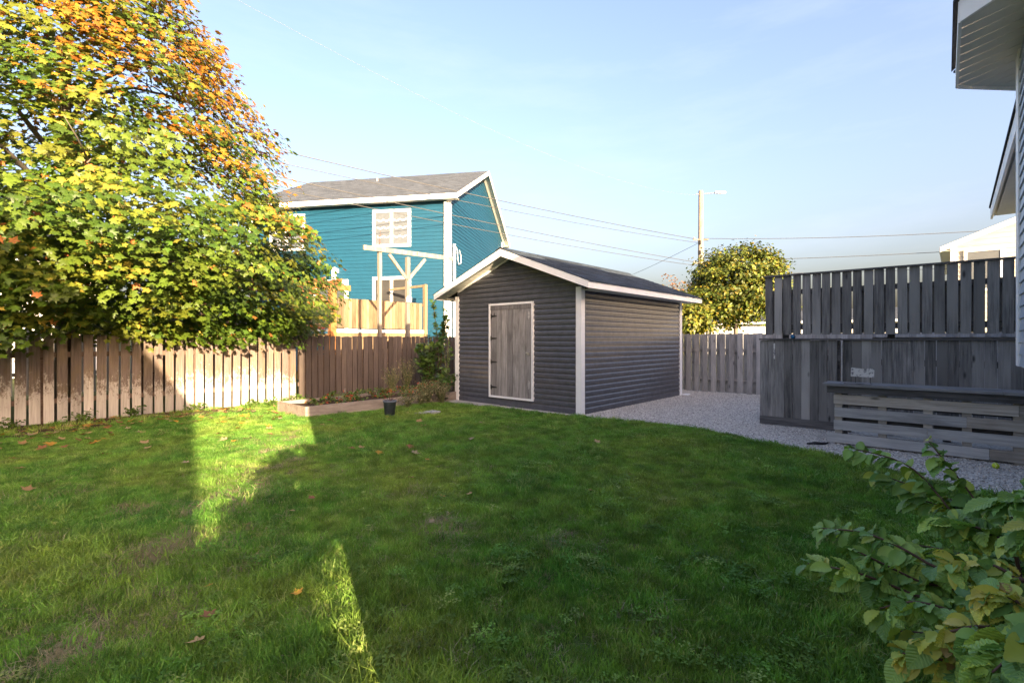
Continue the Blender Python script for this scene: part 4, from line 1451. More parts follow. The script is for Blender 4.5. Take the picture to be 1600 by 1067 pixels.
cpos = np.stack([MXc + rad * np.cos(th_) * np.where(np.cos(th_) > 0, 0.74, 1.0), MYc + rad * np.sin(th_), zz], 1)
# the side turned away from the yard carries fewer sprays
toward = (np.cos(th_) * 0.80 + np.sin(th_) * -0.30)
kp = (zz > 1.55 + 0.42 * np.maximum(0, cpos[:, 0] - FX - 0.4)) | (cpos[:, 1] < 0.6)
cpos, th_, rad, zz, toward, NC = cpos[kp], th_[kp], rad[kp], zz[kp], toward[kp], int(kp.sum())
hole = np.array([mnoise.noise(Vector(tuple(q * 0.95)) + Vector((5, 2, 9))) for q in cpos])
kp = (hole < 0.30) | (zz < 2.4)
cpos, th_, rad, zz, toward, NC = cpos[kp], th_[kp], rad[kp], zz[kp], toward[kp], int(kp.sum())
kp = (toward > -0.25) | (rng.uniform(0, 1, NC) < 0.45)
cpos, th_, rad, zz = cpos[kp], th_[kp], rad[kp], zz[kp]
# hanging sprays along the fence line
NX = 300
ey, ez = rng.uniform(-1.5, 6.4, NX), rng.uniform(1.5, 3.6, NX)
ex = FX + rng.uniform(-0.9, 0.7, NX) - 0.22 * np.maximum(0, ey - 4.0)
cpos = np.concatenate([cpos, np.stack([ex, ey, ez], 1)])
th_ = np.concatenate([th_, np.arctan2(ey - MYc, ex - MXc + 1.5)])
NC = len(cpos)
PER = 42
ci = np.repeat(np.arange(NC), PER)
nL = len(ci)
lr = 0.52 * np.sqrt(rng.uniform(0, 1, nL))
la = rng.uniform(0, 2 * np.pi, nL)
tilt = np.stack([np.cos(th_), np.sin(th_), np.zeros(NC)], 1)[ci]
pos = cpos[ci] + np.stack([lr * np.cos(la), lr * np.sin(la), rng.normal(0, 0.085, nL)], 1)
out_amt = np.einsum('ij,ij->i', pos - cpos[ci], tilt)
pos[:, 2] -= 0.28 * out_amt + 0.25 * np.maximum(0, out_amt) ** 2
pos[:, 2] = np.maximum(pos[:, 2], 1.28)
nrm = tilt * rng.uniform(0.25, 0.7, (nL, 1)) + np.array([0.28, -0.14, 0.62]) + rng.normal(0, 0.16, (NC, 3))[ci] + rng.normal(0, 0.19, (nL, 3))
mats = frames(nrm, rng.uniform(0, 2 * np.pi, nL))
scl = rng.uniform(0.085, 0.155, nL)
# colour: orange on the outer upper flank that looks along the fence, green low and inside
rel = np.linalg.norm(pos[:, :2] - np.array([MXc, MYc]), axis=1) / np.interp(pos[:, 2], prof_z, prof_r)
flank = (pos[:, 1] - MYc) * 0.8 + (pos[:, 0] - MXc) * 0.25
patch = np.array([mnoise.noise(Vector(tuple(q * 0.55))) for q in pos[::PER]])
patch = np.repeat(patch, PER)[:nL]
warm = 1 / (1 + np.exp(-((np.minimum(pos[:, 2], 7.0) - 5.0) * 0.85 + flank * 0.55 - 1.9 + patch * 2.4 + (rel - 0.8) * 2)))
cg = pick_cols(rng, NC, [(0.085, 0.150, 0.018), (0.125, 0.190, 0.022), (0.185, 0.215, 0.027), (0.062, 0.118, 0.018)], [3, 4, 2.6, 1.2])[ci] * rng.uniform(0.85, 1.15, (nL, 1))
co_ = pick_cols(rng, nL, [(0.35, 0.155, 0.020), (0.36, 0.205, 0.024), (0.31, 0.10, 0.016), (0.22, 0.20, 0.028)], [3, 3, 1.0, 2.5])
cl_r = rng.uniform(0, 1, NC)[ci] * 0.75 + rng.uniform(0, 1, nL) * 0.25
isw = cl_r < warm * np.clip((pos[:, 2] - 2.9) / 1.8, 0.06, 1)
cols = np.where(isw[:, None], co_, cg) * 0.84
speck = rng.uniform(0, 1, nL) < 0.03
cols[speck] = pick_cols(rng, int(speck.sum()), [(0.48, 0.18, 0.05), (0.45, 0.36, 0.06)], [1, 1])
dist = np.linalg.norm(pos - np.array([0, 0, 1.5]), axis=1)
order = np.argsort(dist + 3.0 * (((0.746 * pos[:, 0] + 0.666 * pos[:, 1]) / (-0.666 * pos[:, 0] + 0.746 * pos[:, 1])) < -1.02))
near, rest = order[:300], order[300:]
obj_of('foliage', scatter('foliage', MAPLE_V, MAPLE_F, pos[rest] - np.array([MXc, MYc, 0]), mats[rest], scl[rest], cols[rest], 'leaf'), maple, 'stuff')


def single_leaves(parent, base, tv, tf, pos, mats, scl, cols, mat, nm='leaf', nvar=8, smooth=False):
    """leaves as parts of their own, on a few shared meshes"""
    base = np.array(base)
    order = np.argsort(cols[:, 0] / (cols[:, 1] + 1e-4) + 0.3 * cols.sum(1))
    groups = np.array_split(order, nvar)
    for g_ in groups:
        if len(g_) == 0:
            continue
        c = cols[g_].mean(0)
        me = big_mesh(nm, tv, tf, len(tv), mat, c[None, :])
        if smooth:
            me.polygons.foreach_set('use_smooth', [True] * len(me.polygons))
        for i in g_:
            o = bpy.data.objects.new(nm, me)
            M4 = Matrix(mats[i].tolist()).to_4x4()
            M4 = Matrix.Translation(Vector(pos[i] - base)) @ M4 @ Matrix.Scale(float(scl[i]), 4)
            o.matrix_basis = M4
            o.parent = parent
            COL.objects.link(o)


single_leaves(maple, (MXc, MYc, 0), MAPLE_V, MAPLE_F, pos[near], mats[near], scl[near], cols[near], 'leaf')


def ball_tree(name, label, base, crown_c, crown_r, n_cl, per, leaf, palette, w, seed, trunk_r=0.12, limbs=9, mat='leaf', sprays=0.35, group=None, trunk=True):
    rng = np.random.default_rng(seed)
    root = thing(name, label, 'tree' if 'tree' in name else 'shrub', (base[0], base[1], 0), 0, group)
    if trunk:
        tree_skeleton(root, base, crown_c[2] + crown_r[2] * 0.6, crown_c[2] - crown_r[2] * 0.85, crown_r[0], limbs, trunk_r, seed)
    d = rng.normal(0, 1, (n_cl, 3))
    d /= np.linalg.norm(d, axis=1, keepdims=True)
    lump = np.array([mnoise.noise(Vector(tuple(q * 1.7)) + Vector((seed, 0, 0))) for q in d])
    r = (1 + 0.28 * lump) * (1 - 0.55 * rng.uniform(0, 1, n_cl) ** 2.2)
    c = np.array(crown_c) + d * r[:, None] * np.array(crown_r)
    ci = np.repeat(np.arange(n_cl), per)
    k = len(ci)
    p = c[ci] + rng.normal(0, sprays, (k, 3)) * np.array([1, 1, 0.45])
    p[:, 2] = np.maximum(p[:, 2], 0.05)
    nm = d[ci] * 0.9 + np.array([0, 0, 0.5]) + rng.normal(0, 0.5, (k, 3))
    cols = pick_cols(rng, k, palette, w)
    tone = rng.uniform(0.75, 1.2, n_cl)[ci]
    me = scatter('foliage', OVAL_V, OVAL_F, p - np.array([base[0], base[1], 0]), frames(nm, rng.uniform(0, 6.28, k)), rng.uniform(0.7, 1.3, k) * leaf, cols * tone[:, None], mat)
    obj_of('foliage', me, root, 'stuff')
    return root


GR = [(0.10, 0.135, 0.022), (0.17, 0.18, 0.028), (0.25, 0.20, 0.030), (0.065, 0.095, 0.02)]
ball_tree('maple_tree', 'round topped green and gold maple behind the silver grey back fence', (-8.9, 28.2), (-8.9, 28.2, 4.3), (2.4, 2.4, 2.0), 520, 40, 0.17, GR, [4, 2.2, 0.9, 3], 3, 0.14, 10, 'leaf', 0.30)
ball_tree('small_tree', 'small yellow green tree at the foot of the utility pole', (-10.1, 24.6), (-10.1, 24.6, 2.3), (0.9, 0.9, 1.4), 110, 26, 0.2, GR, [2, 4, 1, 1], 4, 0.06, 5, 'leaf', 0.25)
ball_tree('small_tree', 'thin reddish brown tree behind the shed roof', (-14.6, 33.5), (-14.6, 33.5, 3.7), (1.7, 1.7, 2.3), 60, 12, 0.17, [(0.30, 0.14, 0.06), (0.22, 0.12, 0.07), (0.3, 0.2, 0.07)], [2, 2, 1], 6, 0.06, 9, 'leaf', 0.3)
# unseen shrubs added behind the camera, shaped to cut the lawn's sunlit patch
ball_tree('shade_shrub', 'unseen low evergreen shrub added behind the photographer to shade the lawn', (2.19, -1.19), (2.19, -1.19, 0.82), (0.44, 0.44, 0.84), 300, 26, 0.085, [(0.04, 0.08, 0.02)], [1], 8, 0.03, 4, 'shrub_leaf', 0.05)
ball_tree('shade_shrub', 'unseen narrow evergreen shrub added behind the photographer to square off the lawn shadow', (2.11, -1.40), (2.11, -1.40, 0.80), (0.20, 0.20, 0.84), 150, 26, 0.07, [(0.04, 0.08, 0.02)], [1], 10, 0.03, 4, 'shrub_leaf', 0.05)
ball_tree('shade_shrub', 'unseen ball shaped evergreen shrub added behind the photographer to shade the lawn', (2.33, -0.92), (2.33, -0.92, 1.76), (0.38, 0.38, 0.40), 130, 26, 0.07, [(0.04, 0.08, 0.02)], [1], 9, 0.03, 4, 'shrub_leaf', 0.05)

# ------------------------------------------------------------------ raised bed, its plants, the pot
BX0, BX1, BY0, BY1 = -10.30, -9.08, 4.37, 8.9        # near corner measured from the photograph
bed = thing('raised_bed', 'long raised garden bed of pale planks along the dark brown fence', 'planter', ((BX0 + BX1) / 2, (BY0 + BY1) / 2, 0))
MB().box(BX1 - 0.04, BX1, BY0, 6.65, -0.02, 0.235).build('side_plank', 'bed_wood', bed)
MB().box(BX1 - 0.042, BX1 - 0.002, 6.655, BY1, -0.02, 0.228).build('side_plank', 'bed_wood', bed)
MB().box(BX0, BX0 + 0.04, BY0, 6.65, -0.02, 0.235).build('side_plank', 'bed_wood', bed)
MB().box(BX0 + 0.002, BX0 + 0.042, 6.655, BY1, -0.02, 0.23).build('side_plank', 'bed_wood', bed)
MB().box(BX0 + 0.042, BX1 - 0.042, BY0 + 0.002, BY0 + 0.042, -0.02, 0.232).build('end_plank', 'bed_wood', bed)
MB().box(BX0 + 0.042, BX1 - 0.042, BY1 - 0.042, BY1 - 0.002, -0.02, 0.232).build('end_plank', 'bed_wood', bed)
soil_ = MB()
gx, gy = 10, 34
for j in range(gy + 1):
    for i in range(gx + 1):
        x = BX0 + 0.043 + (BX1 - BX0 - 0.086) * i / gx
        y = BY0 + 0.043 + (BY1 - BY0 - 0.086) * j / gy
        soil_.v.append((x, y, 0.165 + 0.035 * mnoise.noise(Vector((x * 4, y * 4, 0)))))
soil_.f = [(j * (gx + 1) + i, j * (gx + 1) + i + 1, (j + 1) * (gx + 1) + i + 1, (j + 1) * (gx + 1) + i) for j in range(gy) for i in range(gx)]
soil_.build('soil', 'soil', bed, True)


def plant(name, label, base, n, spread, h, leaf, palette, w, seed, group=None, tv=OVAL_V, tf=OVAL_F, mat='shrub_leaf', stems=8, upright=0.0, cat='plant', stem_mat='stem_green'):
    rng = np.random.default_rng(seed)
    root = thing(name, label, cat, base, 0, group)
    st = MB()
    tips = []
    for k in range(stems):
        a = rng.uniform(0, 6.28)
        rr_ = spread * rng.uniform(0.2, 1.0)
        tip = Vector((rr_ * math.cos(a), rr_ * math.sin(a), h * rng.uniform(0.55, 1.0)))
        mid = Vector((tip.x * 0.35, tip.y * 0.35, tip.z * 0.6))
        st.tube([(0, 0, -0.02), mid, tip], [0.004 + h * 0.004, 0.003 + h * 0.003, 0.002], 5)
        tips.append((mid, tip))
    st.v = [tuple(Vector(v) + Vector(base)) for v in st.v]
    st.build('stem', stem_mat, root)
    k = rng.integers(0, stems, n)
    t = rng.uniform(0.0, 1.0, n) ** 0.8
    P = np.array([tuple(tips[i][0].lerp(tips[i][1], tt * 1.5 - 0.5) if tt > 0.33 else Vector((0, 0, 0)).lerp(tips[i][0], tt * 3)) for i, tt in zip(k, t)])
    P += rng.normal(0, spread * 0.13, (n, 3)) * np.array([1, 1, 0.6])
    P[:, 2] = np.maximum(P[:, 2], 0.01)
    nm = rng.normal(0, 0.5, (n, 3)) + np.array([0, 0, 0.8])
    cols = pick_cols(rng, n, palette, w)
    me = scatter('foliage', tv, tf, P, frames(nm, rng.uniform(0, 6.28, n)), rng.uniform(0.6, 1.3, n) * leaf, cols, mat)
    obj_of('foliage', me, root, 'stuff')
    return root


SG = [(0.08, 0.15, 0.03), (0.13, 0.21, 0.04), (0.42, 0.085, 0.035), (0.34, 0.18, 0.08), (0.2, 0.25, 0.05)]
lbl_s = 'low strawberry plant with green and red leaves in the raised bed'
for k in range(26):
    y = BY0 + 0.35 + (BY1 - BY0 - 0.6) * (k // 2 + 0.5) / 13
    x = (BX0 + 0.30 if k % 2 else BX1 - 0.30) + random.uniform(-0.12, 0.12)
    far = (y - BY0) / (BY1 - BY0)
    plant('strawberry_plant', lbl_s, (x, y + random.uniform(-0.12, 0.12), 0.16), 40 + int(60 * far), 0.20 + 0.10 * far, 0.10 + 0.26 * far * random.uniform(0.6, 1.1), 0.065, SG, [4, 3, 0.6 + 3.2 * far, 1 + far, 2], 300 + k, 'strawberry plants in the raised bed', stems=10)
# weeds and saplings round the bed
WG = [(0.06, 0.125, 0.028), (0.10, 0.18, 0.04), (0.15, 0.23, 0.05)]
plant('young_maple', 'leafy maple sapling between the raised bed and the shed', (-10.9, 8.75, 0), 720, 0.55, 1.75, 0.115, WG, [2, 3, 2], 401, tv=MAPLE_V, tf=MAPLE_F, stems=16, cat='shrub', stem_mat='twig')
plant('young_maple', 'tall thin maple sapling rising past the shed eave', (-10.75, 9.0, 0), 330, 0.24, 2.95, 0.12, WG + [(0.26, 0.28, 0.05)], [2, 3, 2, 0.5], 402, tv=MAPLE_V, tf=MAPLE_F, stems=5, cat='shrub', stem_mat='twig')
plant('leafy_weed', 'dark leafy weed leaning on the front corner of the shed', (-9.15, 7.75, 0), 170, 0.33, 1.0, 0.095, WG, [3, 2, 1], 403, tv=MAPLE_V, tf=MAPLE_F, stems=7)
plant('leafy_weed', 'slim climbing weed against the white corner trim of the shed', (-9.28, 8.0, 0), 90, 0.22, 2.15, 0.09, WG, [3, 2, 1], 404, tv=MAPLE_V, tf=MAPLE_F, stems=4)
DG = [(0.30, 0.245, 0.15), (0.40, 0.335, 0.21), (0.20, 0.20, 0.09), (0.14, 0.17, 0.07)]
for k, (x, y, h) in enumerate(((-8.85, 6.9, 0.42), (-8.8, 7.45, 0.55), (-9.0, 7.2, 0.62), (-8.75, 6.45, 0.36), (-8.95, 7.55, 0.5), (-9.5, 8.5, 0.75), (-10.7, 7.4, 0.9), (-10.8, 7.95, 1.05))):
    plant('dry_weed', 'dry seedy weed clump at the shed end of the raised bed', (x, y, 0), 520, 0.26 + 0.1 * h, h, 0.030, DG, [3, 3, 2, 2], 420 + k, 'dry weeds round the raised bed', mat='dry', stems=34, stem_mat='stem_green')
for k, (x, y) in enumerate(((-11.5, 0.6), (-11.55, 1.5), (-11.6, 2.25), (-11.55, 3.3), (-11.3, 4.3), (-11.2, 4.9), (-11.4, 5.3), (-11.0, 4.55), (-11.5, 6.2), (-11.4, 6.9))):
    plant('leafy_weed', 'low green weed growing at the foot of the picket fence', (x, y, 0), 90, 0.22, 0.24, 0.06, [(0.06, 0.12, 0.02), (0.10, 0.17, 0.03)], [1, 1], 440 + k, 'weeds along the picket fence', stems=10)

pot = thing('plant_pot', 'dark blue grey plastic pot with a dead plant beside the raised bed', 'pot', (-8.14, 5.58, 0))
MB().lathe([(0.0, 0.02), (0.09, 0.02), (0.118, 0.285), (0.130, 0.287), (0.132, 0.325), (0.121, 0.325), (0.112, 0.275), (0.0, 0.27)], (-8.14, 5.58, 0), 24).build('pot_body', 'pot', pot, True)
m = MB()
for k in range(22):
    a = random.uniform(0, 6.28)
    l = random.uniform(0.12, 0.3)
    m.tube([(-8.14, 5.58, 0.28), (-8.14 + 0.06 * math.cos(a), 5.58 + 0.06 * math.sin(a), 0.23 + l * 0.6), (-8.14 + 0.16 * math.cos(a), 5.58 + 0.16 * math.sin(a), 0.23 + l)], [0.003, 0.0025, 0.001], 4)
m.build('dead_stem', 'dry_stem' if 'dry_stem' in MT else 'twig', pot)
pv = MB()
pv.prism([(-7.95, 6.0, 0.0), (-7.75, 6.02, 0.0), (-7.73, 6.5, 0.0), (-7.96, 6.48, 0.0)], (0, 0, 0.06))
tag(pv.build('paver', 'concrete'), 'flat grey paver sunk in the grass beyond the plant pot', 'paver')
MB_ = MB().box(-9.05, -7.6, 7.72, 8.1, 0.0, 0.035)
tag(MB_.build('concrete_strip', 'concrete'), 'pale concrete strip along the foot of the shed door wall', 'slab')
fb = MB().box(-5.44, -5.3, 12.86, 13.1, 0.016, 0.04)
tag(fb.build('footing_block', 'white'), 'small white block at the far corner trim of the shed', 'block')

# ------------------------------------------------------------------ foreground shrub with ribbed leaves
SB = Vector((0.24, 2.25, 0))
shrub = thing('leafy_shrub', 'arching shrub with ribbed green and yellow leaves beside the house wall', 'shrub', SB)


def cam_pt(px, py, Z):
    return px_point(px, py, Z)


stems = [  # tip positions come from where each branch ends over the lawn
    ([SB, cam_pt(1560, 900, 1.72), cam_pt(1495, 810, 1.82), cam_pt(1420, 728, 1.95), cam_pt(1330, 700, 2.05)], 0),
    ([SB, cam_pt(1600, 900, 1.66), cam_pt(1520, 800, 1.85), cam_pt(1440, 765, 2.0), cam_pt(1372, 740, 2.1)], 0),
    ([SB, cam_pt(1560, 960, 1.50), cam_pt(1450, 880, 1.55), cam_pt(1360, 835, 1.65), cam_pt(1285, 825, 1.75)], 0),
    ([SB, cam_pt(1540, 980, 1.45), cam_pt(1430, 930, 1.48), cam_pt(1340, 895, 1.52), cam_pt(1262, 880, 1.6)], 0),
    ([SB, cam_pt(1590, 880, 1.5), cam_pt(1560, 840, 1.5), cam_pt(1500, 815, 1.55), cam_pt(1462, 812, 1.6)], 0),
    ([SB, cam_pt(1640, 880, 1.40), cam_pt(1640, 810, 1.38), cam_pt(1600, 780, 1.40), cam_pt(1552, 782, 1.45)], 0),
    ([SB, cam_pt(1570, 1000, 1.35), cam_pt(1500, 960, 1.35), cam_pt(1430, 940, 1.38), cam_pt(1375, 950, 1.42)], 0),
    ([SB, cam_pt(1620, 960, 1.25), cam_pt(1580, 900, 1.25), cam_pt(1540, 880, 1.28), cam_pt(1490, 880, 1.3)], 0.35),
    ([SB, cam_pt(1600, 1010, 1.20), cam_pt(1540, 980, 1.18), cam_pt(1490, 985, 1.2), cam_pt(1440, 1000, 1.25)], 0.85),
    ([SB, cam_pt(1600, 1060, 1.25), cam_pt(1530, 1040, 1.22), cam_pt(1470, 1030, 1.25), cam_pt(1410, 1020, 1.3)], 0.85),
    ([SB, cam_pt(1640, 1000, 1.12), cam_pt(1600, 950, 1.10), cam_pt(1570, 930, 1.12), cam_pt(1530, 930, 1.15)], 0.75),
    ([SB, cam_pt(1660, 900, 1.3), cam_pt(1660, 850, 1.25), cam_pt(1630, 820, 1.25), cam_pt(1590, 840, 1.3)], 0),
    ([SB, cam_pt(1640, 1080, 1.12), cam_pt(1580, 1060, 1.05), cam_pt(1530, 1070, 1.05), cam_pt(1480, 1085, 1.08)], 0.6),
    ([SB, cam_pt(1680, 1040, 1.0), cam_pt(1640, 1000, 0.98), cam_pt(1600, 1010, 1.0), cam_pt(1550, 1050, 1.0)], 0),
    ([SB, cam_pt(1580, 930, 1.6), cam_pt(1530, 880, 1.65), cam_pt(1480, 860, 1.72), cam_pt(1425, 850, 1.8)], 0),
    ([SB, cam_pt(1590, 960, 1.75), cam_pt(1520, 920, 1.8), cam_pt(1460, 905, 1.85), cam_pt(1410, 910, 1.9)], 0),
    ([SB, cam_pt(1700, 900, 1.5), cam_pt(1690, 820, 1.5), cam_pt(1670, 760, 1.55), cam_pt(1640, 740, 1.6)], 0),
    ([SB, cam_pt(1560, 1040, 1.55), cam_pt(1500, 1010, 1.6), cam_pt(1450, 990, 1.65), cam_pt(1400, 985, 1.7)], 0),
]
rng = np.random.default_rng(77)
for pts, yellow in list(stems):
    sh_ = Vector(tuple(rng.normal(0, 0.055, 3)))
    stems.append(([pts[0]] + [q + sh_ * (0.5 + 0.25 * k) + Vector((0.035, 0.06, -0.045)) for k, q in enumerate(pts[1:-1])], yellow))
lp, ln, lroll, lcol, lscl, lmat = [], [], [], [], [], []


def bez(pts, t):
    k = len(pts) - 1
    x = t * k
    i = min(int(x), k - 1)
    f = x - i
    p0, p1, p2, p3 = pts[max(i - 1, 0)], pts[i], pts[i + 1], pts[min(i + 2, k)]
    return 0.5 * ((2 * p1) + (p2 - p0) * f + (2 * p0 - 5 * p1 + 4 * p2 - p3) * f * f + (3 * p1 - p0 - 3 * p2 + p3) * f ** 3)


for pts, yellow in stems:
    path = [bez(pts, k / 22) for k in range(23)]
    MB().tube(path, [0.0065 - 0.0045 * k / 22 for k in range(23)], 6).build('stem', 'twig', shrub, True)
    L = sum((path[k + 1] - path[k]).length for k in range(22))
    nn = max(11, int(L * 0.75 / 0.028))
    for j in range(nn):
        t = 0.30 + 0.70 * j / (nn - 1)
        p = bez(pts, t)
        d = (bez(pts, min(1, t + 0.02)) - bez(pts, t - 0.02)).normalized()
        side = d.cross(Vector((0, 0, 1)))
        if side.length < 0.1:
            side = Vector((1, 0, 0))
        side.normalize()
        for s in (-1, 1):
            if rng.uniform() < 0.12 and t < 0.9:
                continue
            y_ax = (side * s * rng.uniform(0.5, 1.1) + d * rng.uniform(0.15, 0.8) + Vector((0, 0, rng.uniform(-0.85, 0.30)))).normalized()
            up_v = (Vector((-0.25, -0.2, 0.9)) + Vector(tuple(rng.normal(0, 0.5, 3)))).normalized()
            x_ax = y_ax.cross(up_v).normalized()
            z_ax = x_ax.cross(y_ax)
            lmat.append(np.array([x_ax, y_ax, z_ax]).T)
            q = p + y_ax * 0.012
            lp.append(tuple(q))
            small = rng.uniform(0.55, 0.85) if t > 0.93 else 1.0
            if rng.uniform() < yellow:
                lscl.append(rng.uniform(0.040, 0.062) * small)
                lcol.append(((0.52, 0.52, 0.08), (0.60, 0.54, 0.10), (0.42, 0.49, 0.09), (0.42, 0.29, 0.10))[rng.choice(4, p=(0.42, 0.24, 0.30, 0.04))])
            else:
                lscl.append(rng.uniform(0.042, 0.092) * small)
                lcol.append(((0.225, 0.385, 0.085), (0.165, 0.325, 0.085), (0.310, 0.460, 0.090), (0.41, 0.49, 0.085))[rng.choice(4, p=(0.4, 0.3, 0.2, 0.10))])
lp, lmat, lscl, lcol = np.array(lp), np.array(lmat), np.array(lscl), np.array(lcol)
lcol = lcol * rng.uniform(0.8, 1.2, (len(lcol), 1))
d2c = np.linalg.norm(lp - np.array([0, 0, 1.5]), axis=1) / lscl
pxs = 800 + 777 * (0.746 * lp[:, 0] + 0.666 * lp[:, 1]) / np.maximum(0.05, (-0.666 * lp[:, 0] + 0.746 * lp[:, 1]))
order = np.argsort(d2c + 1000 * (pxs > 1620))
a, b = order[:300], order[300:]
single_leaves(shrub, SB, RIB_V, RIB_F, lp[a], lmat[a], lscl[a], lcol[a], 'veined', 'leaf', 10, True)
if len(b):
    obj_of('foliage', scatter('foliage', RIB_V, RIB_F, lp[b] - np.array(SB), lmat[b], lscl[b], lcol[b], 'shrub_leaf'), shrub, 'stuff')

# ------------------------------------------------------------------ grass, clover, gravel stones, fallen leaves
def grass_material(name, dry=False):
    n = NT(name)
    p = n.pos()
    rnd = n.rnd()
    if dry:
        c = n.ramp(rnd, [(0.0, (0.24, 0.20, 0.11)), (0.5, (0.36, 0.31, 0.19)), (1.0, (0.46, 0.42, 0.28))])
    else:
        zone = n.noise(p, 0.55, 4, 0.6)
        fine = n.noise(p, 3.0, 4, 0.6)
        c = n.ramp(zone, [(0.34, (0.080, 0.240, 0.036)), (0.50, (0.150, 0.320, 0.050)), (0.66, (0.270, 0.380, 0.070))])
        c = n.mix(n.rmap(fine, 0.45, 0.7, 0, 0.55), c, (0.185, 0.265, 0.050))
        c = n.mix(n.rmap(rnd, 0.80, 1.0, 0.0, 0.65), c, (0.28, 0.27, 0.12))
        b = n.math('MULTIPLY', n.math('MULTIPLY_ADD', rnd, 0.75, 0.62), n.rmap(n.noise(p, 5.5, 3, 0.6), 0.40, 0.60, 0.78, 1.25))
        c = n.mix(1.0, c, n.n('ShaderNodeCombineColor', 0, None, i0=b, i1=b, i2=b), 'MULTIPLY')
    n.done(c, 0.5, 0.3)
    tr = n.t.nodes.new('ShaderNodeBsdfTranslucent')
    n.put(tr.inputs[0], n.mix(1.0, c, (1.3, 1.2, 0.5), 'MULTIPLY'))
    mx = n.t.nodes.new('ShaderNodeMixShader')
    mx.inputs[0].default_value = 0.38
    n.t.links.new(n.b.outputs[0], mx.inputs[1])
    n.t.links.new(tr.outputs[0], mx.inputs[2])
    n.t.links.new(mx.outputs[0], n.out.inputs['Surface'])
    return n.m


MT['grass'] = grass_material('lawn_grass')
MT['straw'] = grass_material('dry_grass', True)


def tuft(name, nb, radius, h0, h1, lean, width, mat, seed, flat=False):
    rng = np.random.default_rng(seed)
    v, f = [], []
    for i in range(nb):
        a = rng.uniform(0, 6.28)
        r = radius * math.sqrt(rng.uniform())
        bx, by = r * math.cos(a), r * math.sin(a)
        h = rng.uniform(h0, h1)
        la = rng.uniform(0, 6.28)
        ln_ = h * rng.uniform(0.1, lean)
        if flat:
            ln_, h = rng.uniform(0.05, 0.13), rng.uniform(0.006, 0.03)
        dx, dy = math.cos(la), math.sin(la)
        fa = rng.uniform(0, 6.28)
        sx, sy = math.cos(fa) * width / 2, math.sin(fa) * width / 2
        if flat:
            sx, sy = -dy * width / 2, dx * width / 2
        k = len(v)
        v += [(bx - sx, by - sy, -0.01), (bx + sx, by + sy, -0.01),
              (bx + dx * ln_ * 0.35 - sx * 0.85, by + dy * ln_ * 0.35 - sy * 0.85, h * 0.6), (bx + dx * ln_ * 0.35 + sx * 0.85, by + dy * ln_ * 0.35 + sy * 0.85, h * 0.6),
              (bx + dx * ln_, by + dy * ln_, h if not flat else 0.01)]
        f += [(k, k + 1, k + 3, k + 2), (k + 2, k + 3, k + 4)]
    me = bpy.data.meshes.new(name)
    me.from_pydata(v, [], f)
    me.materials.append(MT[mat])
    return me


def clover(name, seed):
    rng = np.random.default_rng(seed)
    m = MB()
    v, f = [], []
    for i in range(9):
        bx, by, bz = rng.uniform(-0.06, 0.06), rng.uniform(-0.06, 0.06), rng.uniform(0.025, 0.055)
        a0 = rng.uniform(0, 6.28)
        for q in range(3):
            a = a0 + q * 2.09
            k = len(v)
            s = rng.uniform(0.012, 0.018)
            ca, sa = math.cos(a), math.sin(a)
            v += [(bx, by, bz), (bx + s * (ca - 0.5 * sa), by + s * (sa + 0.5 * ca), bz + 0.004), (bx + 1.5 * s * ca, by + 1.5 * s * sa, bz), (bx + s * (ca + 0.5 * sa), by + s * (sa - 0.5 * ca), bz + 0.004)]
            f.append((k, k + 1, k + 2, k + 3))
    me = bpy.data.meshes.new(name)
    me.from_pydata(v, [], f)
    me.materials.append(MT['grass'])
    return me


tufts = [tuft('tuft', 46, 0.090, 0.022, 0.056, 1.0, 0.0052, 'grass', 500 + k) for k in range(6)]
tufts += [tuft('tuft', 34, 0.075, 0.036, 0.084, 1.1, 0.0055, 'grass', 520 + k) for k in range(3)]
tufts += [clover('clover', 540 + k) for k in range(2)]
tufts += [tuft('thatch', 40, 0.10, 0.02, 0.05, 1.0, 0.0035, 'straw', 550 + k, True) for k in range(3)]
rng = np.random.default_rng(5)
N0 = 90000
gx = rng.uniform(-11.85, 1.0, N0)
gy = rng.uniform(-1.5, 9.2, N0)
X = 0.746 * gx + 0.666 * gy
Z = -0.666 * gx + 0.746 * gy
dens = np.clip(1.15 - 0.075 * np.maximum(0, Z - 3.0), 0.42, 1.0)
ok = (rng.uniform(0, 1, N0) < dens) & (Z > 1.5) & (np.abs(X) < Z * 1.25 + 0.8)
ed = gravel_edge(gx)
ed = np.where(gx < -9.2, 9.2, ed)
ed = np.where((gx < -5.45) & (gx > -9.2), 7.75, ed)
ok &= gy < ed + 0.03 * np.sin(gx * 9) + rng.normal(0, 0.05, N0)
ok &= ~((gx > BX0 - 0.05) & (gx < BX1 + 0.03) & (gy > BY0 - 0.02) & (gy < BY1 + 0.1))
ok &= ~((np.abs(gx + 8.14) < 0.13) & (np.abs(gy - 5.58) < 0.13))
ok &= ~((gx > 0.0) & (gy > 1.5) & (rng.uniform(0, 1, N0) < 0.5))
soilf = (gy < 4.4) * np.clip((-10.45 - gx + 0.3 * np.sin(gy * 2.1) + 0.2 * np.sin(gy * 5.3)) / 0.5, 0, 1)
ok &= rng.uniform(0, 1, N0) > soilf * 0.92
gx, gy = gx[ok], gy[ok]
nzn = np.array([mnoise.noise(Vector((x * 1.25, y * 1.25, 11.0))) for x, y in zip(gx, gy)])
nz2 = np.array([mnoise.noise(Vector((x * 0.55, y * 0.55, 23.0))) for x, y in zip(gx, gy)])
nz3 = np.array([mnoise.noise(Vector((x * 2.6, y * 2.6, 31.0))) for x, y in zip(gx, gy)])
